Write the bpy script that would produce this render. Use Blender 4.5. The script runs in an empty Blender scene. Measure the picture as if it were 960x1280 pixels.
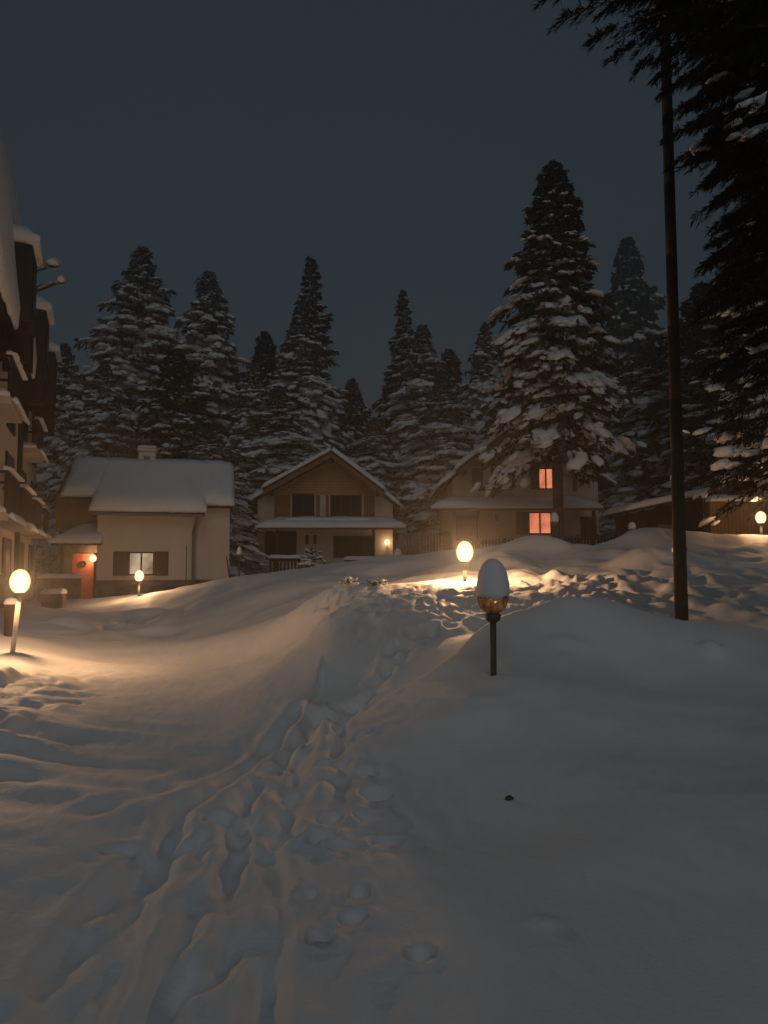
import bpy, math, random
import numpy as np
from math import radians, sin, cos, pi

SC = bpy.context.scene
COL = SC.collection
random.seed(7)
RNG = np.random.default_rng(11)

# ------------------------------------------------------------------ camera
CAMZ = 1.6
TH = radians(3.88)
cam_d = bpy.data.cameras.new('camera')
cam_d.sensor_fit = 'VERTICAL'
cam_d.sensor_height = 36.0
cam_d.lens = 27.0
cam_d.clip_start = 0.05
cam_d.clip_end = 1500
cam = bpy.data.objects.new('camera', cam_d)
cam.location = (0, 0, CAMZ)
cam.rotation_euler = (pi / 2 + TH, 0, 0)
COL.objects.link(cam)
SC.camera = cam

# ------------------------------------------------------------------ world
SUN_EL, SUN_AZ = radians(35), radians(172)      # weak soft night glow from behind the camera
wd = bpy.data.worlds.new('World')
SC.world = wd
wd.use_nodes = True
nt = wd.node_tree
nt.nodes.clear()
sky = nt.nodes.new('ShaderNodeTexSky')
sky.sky_type = 'NISHITA'
sky.sun_disc = False
sky.sun_elevation = SUN_EL
sky.sun_rotation = SUN_AZ
hsv = nt.nodes.new('ShaderNodeHueSaturation')
hsv.inputs['Saturation'].default_value = 0.72
hsv.inputs['Value'].default_value = 1.0
nt.links.new(sky.outputs[0], hsv.inputs['Color'])
tint = nt.nodes.new('ShaderNodeMixRGB')
tint.blend_type = 'MULTIPLY'
tint.inputs[0].default_value = 1.0
tint.inputs[2].default_value = (0.84, 0.98, 0.92, 1)
nt.links.new(hsv.outputs[0], tint.inputs[1])
bg = nt.nodes.new('ShaderNodeBackground')
SKY_STRENGTH = 0.0135
bg.inputs[1].default_value = SKY_STRENGTH
wo = nt.nodes.new('ShaderNodeOutputWorld')
night = nt.nodes.new('ShaderNodeMixRGB')      # the sky texture, mostly drowned in an even cloudy night tone
night.inputs[0].default_value = 0.7
night.inputs[2].default_value = (0.0235 / SKY_STRENGTH, 0.0345 / SKY_STRENGTH, 0.0425 / SKY_STRENGTH, 1)
nt.links.new(tint.outputs[0], night.inputs[1])
nt.links.new(night.outputs[0], bg.inputs[0])
nt.links.new(bg.outputs[0], wo.inputs[0])

sl = bpy.data.lights.new('sun', 'SUN')
sl.energy = 0.205
sl.angle = radians(40)
sl.color = (1.0, 0.95, 0.91)
so = bpy.data.objects.new('sun', sl)
so.rotation_euler = (pi / 2 - SUN_EL, 0, pi - SUN_AZ + 0)
COL.objects.link(so)

SC.view_settings.view_transform = 'Standard'
SC.view_settings.look = 'None'
SC.view_settings.exposure = 0.0
SC.view_settings.gamma = 1.0
SC.cycles.use_denoising = True
SC.cycles.max_bounces = 5
SC.cycles.diffuse_bounces = 3
SC.cycles.volume_bounces = 0
SC.cycles.transparent_max_bounces = 12
SC.cycles.sample_clamp_indirect = 4.0
HAZE_DENSITY = 0.0052
LAMP_COL = (1.0, 0.54, 0.25)

# ------------------------------------------------------------------ pixel <-> place
def W(px, py, Y):
    u = (px - 480) / 960.0
    v = (640 - py) / 960.0
    k = Y / (cos(TH) - v * sin(TH))
    return (u * k, Y, CAMZ + (sin(TH) + v * cos(TH)) * k)

def G(px, py, z0=0.0):
    u = (px - 480) / 960.0
    v = (640 - py) / 960.0
    k = (z0 - CAMZ) / (sin(TH) + v * cos(TH))
    return (u * k, (cos(TH) - v * sin(TH)) * k)

# ------------------------------------------------------------------ materials
def mat(name, col, rough=0.8, noise=None, bump=None, emis=None, spec=0.3, wave=None, metal=0.0):
    m = bpy.data.materials.new(name)
    m.use_nodes = True
    t = m.node_tree
    p = t.nodes['Principled BSDF']
    p.inputs['Base Color'].default_value = (*col, 1)
    p.inputs['Roughness'].default_value = rough
    p.inputs['Specular IOR Level'].default_value = spec
    p.inputs['Metallic'].default_value = metal
    tc = t.nodes.new('ShaderNodeTexCoord')
    last = None
    if noise:
        sc_, amt, col2 = noise
        n = t.nodes.new('ShaderNodeTexNoise')
        n.inputs['Scale'].default_value = sc_
        n.inputs['Detail'].default_value = 6
        t.links.new(tc.outputs['Object'], n.inputs['Vector'])
        r = t.nodes.new('ShaderNodeValToRGB')
        r.color_ramp.elements[0].position = 0.35
        r.color_ramp.elements[1].position = 0.35 + amt
        r.color_ramp.elements[0].color = (*col, 1)
        r.color_ramp.elements[1].color = (*col2, 1)
        t.links.new(n.outputs['Fac'], r.inputs[0])
        last = r.outputs[0]
    if wave:
        wsc, axis, dark = wave
        w = t.nodes.new('ShaderNodeTexWave')
        w.wave_type = 'BANDS'
        w.bands_direction = axis
        w.inputs['Scale'].default_value = wsc
        w.inputs['Distortion'].default_value = 0.3
        t.links.new(tc.outputs['Object'], w.inputs['Vector'])
        r2 = t.nodes.new('ShaderNodeValToRGB')
        r2.color_ramp.elements[0].position = 0.05
        r2.color_ramp.elements[1].position = 0.25
        r2.color_ramp.elements[0].color = (dark, dark, dark, 1)
        r2.color_ramp.elements[1].color = (1, 1, 1, 1)
        t.links.new(w.outputs['Fac'], r2.inputs[0])
        mx = t.nodes.new('ShaderNodeMixRGB')
        mx.blend_type = 'MULTIPLY'
        mx.inputs[0].default_value = 1
        if last is not None:
            t.links.new(last, mx.inputs[1])
        else:
            mx.inputs[1].default_value = (*col, 1)
        t.links.new(r2.outputs[0], mx.inputs[2])
        last = mx.outputs[0]
    if last is not None:
        t.links.new(last, p.inputs['Base Color'])
    if bump:
        bs, st, dist = bump
        n2 = t.nodes.new('ShaderNodeTexNoise')
        n2.inputs['Scale'].default_value = bs
        n2.inputs['Detail'].default_value = 5
        t.links.new(tc.outputs['Object'], n2.inputs['Vector'])
        b = t.nodes.new('ShaderNodeBump')
        b.inputs['Strength'].default_value = st
        b.inputs['Distance'].default_value = dist
        t.links.new(n2.outputs['Fac'], b.inputs['Height'])
        t.links.new(b.outputs[0], p.inputs['Normal'])
    if emis:
        ec, es = emis
        p.inputs['Emission Color'].default_value = (*ec, 1)
        p.inputs['Emission Strength'].default_value = es
    return m

M = {}
M['snow'] = mat('snow_ground', (0.74, 0.76, 0.78), 0.65, noise=(0.8, 0.3, (0.80, 0.81, 0.82)), bump=(38, 0.5, 0.008))
M['snow_roof'] = mat('snow_on_roofs', (0.78, 0.80, 0.82), 0.7, bump=(3, 0.35, 0.08))
M['snow_bough'] = mat('snow_on_boughs', (0.76, 0.78, 0.80), 0.7, bump=(8, 0.6, 0.08))
M['needles'] = mat('fir_needles', (0.025, 0.034, 0.022), 0.8, noise=(2.0, 0.3, (0.05, 0.06, 0.04)))
M['needles_unlit'] = mat('shade_dark_needles', (0.010, 0.012, 0.009), 0.9, noise=(2.0, 0.3, (0.018, 0.021, 0.015)), spec=0.1)  # darker copy of the fir needles, lack of light put into the colour
M['needles_frost'] = mat('frosted_needles', (0.06, 0.068, 0.06), 0.85, noise=(2.2, 0.3, (0.17, 0.18, 0.18)))
M['bark'] = mat('bark', (0.06, 0.045, 0.035), 0.9, noise=(8, 0.3, (0.11, 0.085, 0.065)), bump=(14, 0.7, 0.05))
M['pole_wood'] = mat('weathered_pole_wood', (0.022, 0.017, 0.012), 0.9, noise=(5, 0.3, (0.04, 0.032, 0.022)), bump=(20, 0.5, 0.02))
M['stub'] = mat('pale_pole_wood', (0.035, 0.028, 0.018), 0.85, noise=(6, 0.3, (0.065, 0.052, 0.034)), bump=(20, 0.5, 0.02))
M['plaster'] = mat('cream_plaster', (0.50, 0.44, 0.38), 0.85, noise=(1.2, 0.35, (0.58, 0.52, 0.45)), bump=(20, 0.3, 0.01))
M['plaster_pink'] = mat('white_plaster', (0.60, 0.54, 0.48), 0.85, noise=(0.7, 0.35, (0.68, 0.62, 0.56)), bump=(22, 0.3, 0.01))
M['wood'] = mat('brown_boards', (0.20, 0.115, 0.065), 0.75, noise=(3, 0.35, (0.28, 0.17, 0.10)), wave=(2.6, 'X', 0.55))
M['wood_gable'] = mat('warm_gable_boards', (0.38, 0.23, 0.14), 0.75, noise=(2, 0.35, (0.48, 0.31, 0.20)), wave=(2.2, 'Z', 0.7))
M['wood_dark'] = mat('dark_timber', (0.035, 0.022, 0.015), 0.7, noise=(5, 0.3, (0.06, 0.04, 0.028)))
M['shutter'] = mat('dark_red_shutter', (0.075, 0.028, 0.020), 0.6, wave=(9, 'Z', 0.45))
M['door'] = mat('red_painted_door', (0.50, 0.15, 0.10), 0.5, noise=(3, 0.3, (0.58, 0.19, 0.13)))
M['stone'] = mat('grey_stone', (0.10, 0.085, 0.07), 0.9, noise=(3, 0.25, (0.20, 0.17, 0.14)), bump=(5, 0.8, 0.08))
M['roof'] = mat('dark_roof_tiles', (0.035, 0.033, 0.032), 0.8, noise=(3, 0.3, (0.06, 0.055, 0.05)), wave=(3, 'Z', 0.6))
M['metal'] = mat('grey_metal', (0.16, 0.15, 0.14), 0.5, noise=(6, 0.3, (0.22, 0.2, 0.19)), metal=0.4)
M['metal_dark'] = mat('dark_green_metal', (0.045, 0.05, 0.04), 0.5, noise=(8, 0.3, (0.08, 0.075, 0.055)), metal=0.2)
M['metal_pale'] = mat('pale_metal', (0.38, 0.37, 0.35), 0.5, noise=(5, 0.3, (0.5, 0.48, 0.45)))
M['glass_dark'] = mat('dark_window_glass', (0.012, 0.012, 0.014), 0.25, noise=(2, 0.3, (0.02, 0.02, 0.022)), spec=0.15)
M['frame_white'] = mat('white_frame', (0.6, 0.57, 0.52), 0.6, noise=(6, 0.3, (0.68, 0.65, 0.6)))
M['brush'] = mat('brown_brush', (0.24, 0.14, 0.08), 0.9, noise=(2, 0.35, (0.17, 0.14, 0.08)))

def lit_window(name, ca, cb, s, scale=2.2):
    m = bpy.data.materials.new(name)
    m.use_nodes = True
    t = m.node_tree
    p = t.nodes['Principled BSDF']
    p.inputs['Base Color'].default_value = (0.3, 0.2, 0.15, 1)
    tc = t.nodes.new('ShaderNodeTexCoord')
    n = t.nodes.new('ShaderNodeTexNoise')
    n.inputs['Scale'].default_value = scale
    n.inputs['Detail'].default_value = 3
    r = t.nodes.new('ShaderNodeValToRGB')
    r.color_ramp.elements[0].position = 0.38
    r.color_ramp.elements[1].position = 0.62
    r.color_ramp.elements[0].color = (*ca, 1)
    r.color_ramp.elements[1].color = (*cb, 1)
    t.links.new(tc.outputs['Object'], n.inputs[0])
    t.links.new(n.outputs['Fac'], r.inputs[0])
    t.links.new(r.outputs[0], p.inputs['Emission Color'])
    p.inputs['Emission Strength'].default_value = s
    return m
M['lit_red'] = lit_window('lit_curtained_pane', (0.58, 0.14, 0.07), (0.88, 0.27, 0.14), 1.0)
M['lit_pale'] = lit_window('lit_pale_pane', (0.16, 0.10, 0.06), (0.58, 0.48, 0.34), 0.8, 1.1)
M['lit_warm'] = lit_window('lit_warm_wall', (0.9, 0.45, 0.16), (1.0, 0.62, 0.26), 1.1)

# frosted globe: glows itself and lets its bulb's light through
gm = bpy.data.materials.new('frosted_lit_glass')
gm.use_nodes = True
t = gm.node_tree
t.nodes.clear()
o_ = t.nodes.new('ShaderNodeOutputMaterial')
mx = t.nodes.new('ShaderNodeMixShader')
mx.inputs[0].default_value = 0.5
tr = t.nodes.new('ShaderNodeBsdfTransparent')
em = t.nodes.new('ShaderNodeEmission')
lw = t.nodes.new('ShaderNodeLayerWeight')
lw.inputs[0].default_value = 0.5
rp = t.nodes.new('ShaderNodeValToRGB')
rp.color_ramp.elements[0].position = 0.25
rp.color_ramp.elements[0].color = (1.0, 0.80, 0.42, 1)
rp.color_ramp.elements[1].position = 0.95
rp.color_ramp.elements[1].color = (0.85, 0.34, 0.08, 1)
t.links.new(lw.outputs['Facing'], rp.inputs[0])
t.links.new(rp.outputs[0], em.inputs[0])
em.inputs[1].default_value = 2.6
t.links.new(tr.outputs[0], mx.inputs[1])
t.links.new(em.outputs[0], mx.inputs[2])
t.links.new(mx.outputs[0], o_.inputs[0])
M['globe_lit'] = gm
# unlit amber glass
ga = bpy.data.materials.new('amber_glass')
ga.use_nodes = True
p = ga.node_tree.nodes['Principled BSDF']
p.inputs['Base Color'].default_value = (0.80, 0.56, 0.34, 1)
p.inputs['Roughness'].default_value = 0.12
p.inputs['Transmission Weight'].default_value = 0.88
p.inputs['IOR'].default_value = 1.3
nn = ga.node_tree.nodes.new('ShaderNodeTexNoise')
nn.inputs['Scale'].default_value = 7
nn.inputs['Detail'].default_value = 4
rr = ga.node_tree.nodes.new('ShaderNodeValToRGB')
rr.color_ramp.elements[0].position = 0.42
rr.color_ramp.elements[1].position = 0.56
rr.color_ramp.elements[0].color = (0.42, 0.24, 0.12, 1)
rr.color_ramp.elements[1].color = (0.95, 0.78, 0.55, 1)
ga.node_tree.links.new(nn.outputs['Fac'], rr.inputs[0])
ga.node_tree.links.new(rr.outputs[0], p.inputs['Base Color'])
trl = ga.node_tree.nodes.new('ShaderNodeBsdfTranslucent')
ga.node_tree.links.new(rr.outputs[0], trl.inputs[0])
mxa = ga.node_tree.nodes.new('ShaderNodeMixShader')
mxa.inputs[0].default_value = 0.6
ga.node_tree.links.new(p.outputs[0], mxa.inputs[1])
ga.node_tree.links.new(trl.outputs[0], mxa.inputs[2])
ga.node_tree.links.new(mxa.outputs[0], [q for q in ga.node_tree.nodes if q.type == 'OUTPUT_MATERIAL'][0].inputs[0])
M['amber'] = ga

# ------------------------------------------------------------------ mesh helpers
class MB:
    def __init__(s):
        s.v = []
        s.f = []
    def add(s, vs, fs):
        n = len(s.v)
        s.v += [tuple(map(float, q)) for q in vs]
        s.f += [tuple(n + i for i in f) for f in fs]
        return s
    def box(s, x0, x1, y0, y1, z0, z1):
        vs = [(x0, y0, z0), (x1, y0, z0), (x1, y1, z0), (x0, y1, z0), (x0, y0, z1), (x1, y0, z1), (x1, y1, z1), (x0, y1, z1)]
        return s.add(vs, [(0, 3, 2, 1), (4, 5, 6, 7), (0, 1, 5, 4), (1, 2, 6, 5), (2, 3, 7, 6), (3, 0, 4, 7)])
    def prism(s, poly, d0, d1, axis='y'):
        # poly: list of 2-D points; extruded along axis
        n = len(poly)
        def P(a, b, d):
            return {'y': (a, d, b), 'x': (d, a, b), 'z': (a, b, d)}[axis]
        vs = [P(a, b, d0) for a, b in poly] + [P(a, b, d1) for a, b in poly]
        fs = [tuple(range(n)), tuple(range(2 * n - 1, n - 1, -1))]
        fs += [(i, i + n, (i + 1) % n + n, (i + 1) % n) for i in range(n)]
        return s.add(vs, fs)
    def tube(s, p0, p1, r0, r1=None, n=10):
        r1 = r0 if r1 is None else r1
        p0 = np.array(p0, float); p1 = np.array(p1, float)
        d = p1 - p0
        d = d / np.linalg.norm(d)
        a = np.cross(d, (0, 0, 1) if abs(d[2]) < 0.9 else (1, 0, 0))
        a /= np.linalg.norm(a)
        b = np.cross(d, a)
        vs = []
        for p, r in ((p0, r0), (p1, r1)):
            for i in range(n):
                an = 2 * pi * i / n
                vs.append(p + r * (cos(an) * a + sin(an) * b))
        fs = [(i, (i + 1) % n, n + (i + 1) % n, n + i) for i in range(n)]
        fs += [tuple(range(n - 1, -1, -1)), tuple(range(n, 2 * n))]
        return s.add(vs, fs)
    def lathe(s, prof, n=24, c=(0, 0, 0), jig=0.0):
        vs = []; fs = []
        m = len(prof)
        for k, (r, z) in enumerate(prof):
            for i in range(n):
                an = 2 * pi * i / n
                j = 1 + jig * (sin(3 * an + k) * 0.5 + sin(5 * an + 2.1 * k) * 0.3)
                vs.append((c[0] + r * j * cos(an), c[1] + r * j * sin(an), c[2] + z))
        for k in range(m - 1):
            for i in range(n):
                fs.append((k * n + i, k * n + (i + 1) % n, (k + 1) * n + (i + 1) % n, (k + 1) * n + i))
        fs.append(tuple(range(n - 1, -1, -1)))
        fs.append(tuple(range((m - 1) * n, m * n)))
        return s.add(vs, fs)
    def build(s, name, m, parent=None, smooth=False, bevel=0.0, subd=0):
        me = bpy.data.meshes.new(name)
        me.from_pydata(s.v, [], s.f)
        me.materials.append(m)
        if smooth:
            me.polygons.foreach_set('use_smooth', [True] * len(me.polygons))
        o = bpy.data.objects.new(name, me)
        COL.objects.link(o)
        if parent:
            o.parent = parent
        if bevel:
            b = o.modifiers.new('bevel', 'BEVEL')
            b.width = bevel
            b.segments = 2
            b.limit_method = 'ANGLE'
        return o

def np_mesh(name, V, F, m, parent=None, smooth=False):
    me = bpy.data.meshes.new(name)
    F = np.asarray(F, dtype=np.int32)
    k = F.shape[1]
    me.vertices.add(len(V))
    me.vertices.foreach_set('co', np.asarray(V, dtype=np.float32).ravel())
    me.loops.add(F.size)
    me.loops.foreach_set('vertex_index', F.ravel())
    me.polygons.add(len(F))
    me.polygons.foreach_set('loop_start', np.arange(0, F.size, k, dtype=np.int32))
    if smooth:
        me.polygons.foreach_set('use_smooth', np.ones(len(F), dtype=bool))
    me.update(calc_edges=True)
    me.materials.append(m)
    o = bpy.data.objects.new(name, me)
    COL.objects.link(o)
    if parent:
        o.parent = parent
    return o

def thing(name, label, cat, loc=(0, 0, 0), group=None, rz=0.0):
    o = bpy.data.objects.new(name, None)
    o.empty_display_size = 0.2
    COL.objects.link(o)
    o.location = loc
    o.rotation_euler = (0, 0, rz)
    o['label'] = label
    o['category'] = cat
    if group:
        o['group'] = group
    return o

def tag(o, label=None, cat=None, group=None, kind=None):
    for k, v in (('label', label), ('category', cat), ('group', group), ('kind', kind)):
        if v:
            o[k] = v
    return o

def copy_tree(o, parent=None):
    c = o.copy()
    COL.objects.link(c)
    if parent:
        c.parent = parent
    for ch in [q for q in bpy.data.objects if q.parent == o]:
        copy_tree(ch, c)
    return c

# ------------------------------------------------------------------ noise
def vnoise(x, y, seed=0):
    xi = np.floor(x).astype(np.int64); yi = np.floor(y).astype(np.int64)
    xf = x - xi; yf = y - yi
    xf = xf * xf * xf * (xf * (xf * 6 - 15) + 10); yf = yf * yf * yf * (yf * (yf * 6 - 15) + 10)
    def h(a, b):
        n = (a * 374761393 + b * 668265263 + seed * 974711) & 0x7fffffff
        n = ((n ^ (n >> 13)) * 1274126177) & 0x7fffffff
        n = (n ^ (n >> 16)) & 0xffff
        return n / 32767.5 - 1
    return (h(xi, yi) * (1 - xf) + h(xi + 1, yi) * xf) * (1 - yf) + (h(xi, yi + 1) * (1 - xf) + h(xi + 1, yi + 1) * xf) * yf

def sstep(a, b, x):
    t_ = np.clip((x - a) / (b - a), 0, 1)
    return t_ * t_ * (3 - 2 * t_)

# ------------------------------------------------------------------ terrain
# anchor points of the snow surface: seen at (px, py) at distance Y
CP = []
def cp(px, py, Y):
    CP.append(W(px, py, Y))
def cz(x, y, z):
    CP.append((x, y, z))
for x, y, z in [(-3, -3, -.28), (0, -3, -.28), (3, -3, -.28), (-6, -3, -.2), (6, -3, 0), (-2, 1, -.22), (0, 1, -.22), (2, 1, -.20), (5, 1, .05), (-5, 1, -.12),
                (-1.5, 3, -.14), (0, 3, -.14), (1.3, 3, -.13), (2.8, 3, -.03), (-3, 3, -.08), (-1.6, 5, -.05), (-0.3, 5, -.05), (0.6, 5, -.02), (-2.6, 5, .03),
                (1.6, 4.6, .07), (2.8, 4.8, .20), (5, 4.5, .45), (8, 4, .7)]:
    cz(x, y, z)
# right mound
for a in [(452, 906, 7.4), (540, 850, 7.9), (600, 806, 8.4), (650, 780, 8.6), (700, 758, 8.8), (745, 752, 9.0), (800, 766, 9.3), (852, 782, 9.5),
          (905, 772, 9.6), (960, 786, 9.6), (1060, 780, 9.4),
          (615, 848, 7.2), (700, 812, 7.9), (780, 830, 7.8), (560, 900, 6.4), (640, 960, 5.7), (760, 905, 6.4), (880, 880, 7.0), (960, 875, 7.2),
          (520, 960, 5.9), (700, 820, 7.7), (850, 850, 7.6),
          # shaded hollow and path behind the mound
          (430, 886, 8.2), (410, 880, 8.0), (480, 835, 9.0), (530, 800, 9.5), (640, 790, 9.8), (480, 790, 9.7), (720, 775, 10.6), (860, 800, 10.4), (760, 770, 11),
          # trampled lit slope
          (450, 757, 11.3), (430, 747, 13.0), (500, 745, 12.2), (560, 760, 10.7), (600, 733, 13.2), (640, 735, 12.8), (700, 735, 13.0), (660, 750, 11.8),
          (850, 738, 13.2), (930, 745, 13.0), (780, 722, 14.5), (700, 712, 16.5), (880, 712, 16), (960, 716, 16),
          (520, 728, 15.5), (470, 735, 15.5), (581, 718, 15.6), (640, 712, 17),
          # far bank crest
          (290, 722, 25), (340, 714, 26), (390, 708, 26), (430, 704, 26), (500, 697, 25), (560, 692, 24), (620, 686, 23), (680, 684, 22), (720, 688, 22), (760, 690, 23),
          (800, 674, 22), (850, 680, 22), (900, 678, 22), (960, 672, 22), (1050, 668, 22),
          (400, 722, 20), (480, 716, 20), (560, 706, 19.5), (640, 700, 19), (760, 704, 18.5), (860, 700, 18.5), (960, 700, 18),
          (330, 732, 20),
          # left bank and its slope
          (410, 757, 13.2), (420, 785, 11.6), (408, 825, 9.8), (388, 872, 8.4), (350, 775, 13.6), (370, 830, 10.5), (340, 868, 9.2),
          (300, 748, 19), (290, 785, 16), (320, 820, 12.5), (240, 760, 22.5),
          # driveway
          (230, 790, 17.3), (150, 800, 15.8), (100, 820, 13.2), (220, 840, 11.2), (120, 860, 9.8), (250, 900, 8.0), (150, 920, 7.2), (330, 905, 7.6),
          (160, 768, 22), (100, 775, 21), (180, 741, 27.5), (240, 733, 26.5), (130, 748, 28.5),
          (110, 752, 31.5), (70, 752, 29), (90, 762, 25),
          # left lumpy bank
          (18, 813, 11.5), (0, 822, 11.5), (50, 832, 11.4), (0, 842, 9.4), (35, 868, 8.6), (-60, 832, 9.5), (0, 890, 7.2), (35, 915, 7.0), (-20, 960, 6.0), (-100, 900, 7.5),
          (0, 790, 14), (-80, 790, 14), (30, 775, 18), (60, 765, 22), (0, 780, 17)]:
    cp(*a)
for x, y, z in [(-17, 34, 0.1), (-12, 34, 0.1), (-7, 34, .3), (-9, 38, .4), (-20, 45, .8), (-4.5, 38, .8), (0, 38, 1.1), (4, 36, 1.8), (7, 35, 2.1), (12, 35, 2.3), (16, 30, 2.3),
                (22, 24, 2.6), (-4, 45, 1.4), (5, 47, 2.4), (15, 45, 3), (-30, 40, .3), (-20, 25, 0.1), (30, 20, 2.8), (16, 14, 1.7), (25, 40, 3), (12, 9, 1.1),
                (-15, 15, .3), (-12, 8, .2), (-40, 70, 2), (0, 70, 4), (40, 70, 5), (-80, 150, 5), (0, 160, 8), (80, 150, 9), (-50, 20, 0), (60, 30, 3),
                (-9, 2, .1), (10, 0, .6), (-60, 160, 5), (60, 160, 9), (150, 150, 9), (-150, 150, 5)]:
    cz(x, y, z)
CP = np.array(CP)
S0 = 5.0
def tco(x, y):
    s = np.maximum(y + S0, 0.8)
    return np.stack([x / s * 2.0, np.log(s) * 2.0], -1)
_c = tco(CP[:, 0], CP[:, 1])
def _k(d2):
    return np.where(d2 > 1e-12, 0.5 * d2 * np.log(d2 + 1e-12), 0)
_n = len(CP)
_A = np.zeros((_n + 3, _n + 3))
_d2 = ((_c[:, None] - _c[None]) ** 2).sum(-1)
_A[:_n, :_n] = _k(_d2) + np.eye(_n) * 0.0006
_A[:_n, _n] = 1; _A[:_n, _n + 1:] = _c
_A[_n, :_n] = 1; _A[_n + 1:, :_n] = _c.T
_w = np.linalg.solve(_A, np.concatenate([CP[:, 2], np.zeros(3)]))
def base_h(x, y):
    x = np.asarray(x, float); y = np.asarray(y, float)
    sh = x.shape
    q = tco(x.ravel(), y.ravel())
    out = np.empty(len(q))
    for i in range(0, len(q), 20000):
        qq = q[i:i + 20000]
        d2 = ((qq[:, None] - _c[None]) ** 2).sum(-1)
        out[i:i + 20000] = _k(d2) @ _w[:_n] + _w[_n] + qq @ _w[_n + 1:]
    return out.reshape(sh)
def hz(x, y):
    return float(base_h(np.array([x]), np.array([y]))[0])

NU, NV = 760, 1000
uu = np.linspace(-1, 1, NU)
uu = np.sign(uu) * (0.62 * np.abs(uu) + 1.3 * np.abs(uu) ** 5)
ss = np.exp(np.linspace(np.log(1.2), np.log(165.0), NV))
U, S = np.meshgrid(uu, ss)
X = U * S
Y = S - S0
Z = base_h(X, Y)
rowY = ss - S0

def rows(y0, y1):
    a = np.searchsorted(rowY, y0); b = np.searchsorted(rowY, y1)
    return slice(max(a, 0), max(b, a + 1))

# broad undulation, stronger away from the smooth driveway
drive = sstep(0.9, 0.3, np.abs((X + 3.6 + (Y - 8) * 0.16) / 4.2)) * sstep(6, 9, Y) * sstep(24, 18, Y)
Z += (0.05 * vnoise(X * 0.9, Y * 0.9, 1) + 0.02 * vnoise(X * 2.3, Y * 2.3, 2)) * sstep(0, 5, Y) * (1 - 0.7 * drive)
Z += 0.12 * vnoise(X * 0.5 + 3, Y * 0.5, 3) * sstep(13, 18, Y) * (1 - drive) + 0.07 * vnoise(X * 1.1, Y * 1.1, 13) * sstep(13, 17, Y) * sstep(-1, 2, X)
def crest(pts, h, wl, wr):
    P = [W(*q)[:2] for q in pts]
    r = rows(min(q[1] for q in P) - 3, max(q[1] for q in P) + 3)
    x, y = X[r], Y[r]
    D = np.full(x.shape, 1e9); SG = np.zeros(x.shape)
    for (ax, ay), (bx, by) in zip(P[:-1], P[1:]):
        dx, dy = bx - ax, by - ay
        t_ = np.clip(((x - ax) * dx + (y - ay) * dy) / (dx * dx + dy * dy), 0, 1)
        d = np.hypot(x - ax - t_ * dx, y - ay - t_ * dy)
        c = (x - ax) * dy - (y - ay) * dx
        m = d < D
        D = np.where(m, d, D); SG = np.where(m, np.sign(c), SG)
    D = D + 0.06 * vnoise(x * 1.7, y * 1.7, 33)
    w = np.where(SG > 0, wr, wl)
    Z[r] += h * np.exp(-(np.maximum(D, 0) / w) ** 2) * (1 + .25 * vnoise(x * 1.2, y * 1.2, 34))
crest([(404, 838, 9.5), (420, 785, 11.6), (426, 765, 12.8)], 0.26, 1.1, 0.5)
crest([(-120, 925, 7.4), (0, 930, 7.2), (90, 936, 7.0), (180, 944, 6.6)], 0.035, 0.22, 0.22)
crest([(30, 968, 6.2), (120, 972, 6.0), (215, 966, 6.1)], 0.03, 0.16, 0.18)
crest([(-40, 1000, 5.6), (60, 1004, 5.5), (170, 1002, 5.4)], 0.02, 0.18, 0.18)
crest([(456, 905, 7.4), (500, 876, 7.65), (545, 848, 7.9), (600, 808, 8.4), (650, 782, 8.65)], 0.13, 0.20, 0.8)
# churned lumps: left bank, path throat, tracks field
def lumps(cx, cy, rx, ry, amp, fr, seed):
    r = rows(cy - ry * 2.2, cy + ry * 2.2)
    x, y = X[r], Y[r]
    m = np.exp(-(((x - cx) / rx) ** 2 + ((y - cy) / ry) ** 2))
    n = vnoise(x * fr, y * fr, seed) * 0.65 + vnoise(x * fr * 2.1, y * fr * 2.1, seed + 5) * 0.35
    Z[r] += amp * m * (np.abs(n) * 2 - 0.6)
lumps(-4.6, 9.0, 0.8, 1.8, 0.11, 2.6, 21)
lumps(-3.9, 6.9, 0.7, 1.3, 0.08, 3.0, 22)
lumps(-3.6, 5.4, 0.8, 1.0, 0.05, 3.0, 27)
lumps(-0.5, 7.4, 0.7, 1.1, 0.035, 3.0, 23)
lumps(1.0, 11.6, 2.4, 1.6, 0.03, 2.2, 24)
lumps(4.5, 14.5, 3.0, 2.4, 0.13, 1.8, 25)
lumps(-0.7, 5.2, 0.9, 2.0, 0.03, 3.4, 26)
lumps(-6.5, 19, 2.0, 4, 0.22, 0.8, 28)
lumps(6.5, 19.5, 5.0, 3.0, 0.18, 0.7, 29)
lumps(9, 13, 3.0, 3.0, 0.12, 0.9, 31)

# wind-scoured drift ridges across the near-left driveway
r = rows(4.4, 9.5)
x, y = X[r], Y[r]
m = np.exp(-(((x + 2.6) / 1.1) ** 2 + ((y - 6.6) / 1.3) ** 2))
w_ = np.sin((y + 0.18 * x) * 9.5 + 2.2 * vnoise(x * 0.9, y * 1.5, 41))
Z[r] += m * (0.030 * w_ + 0.03 * vnoise(x * 1.3, y * 6, 42))

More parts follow.
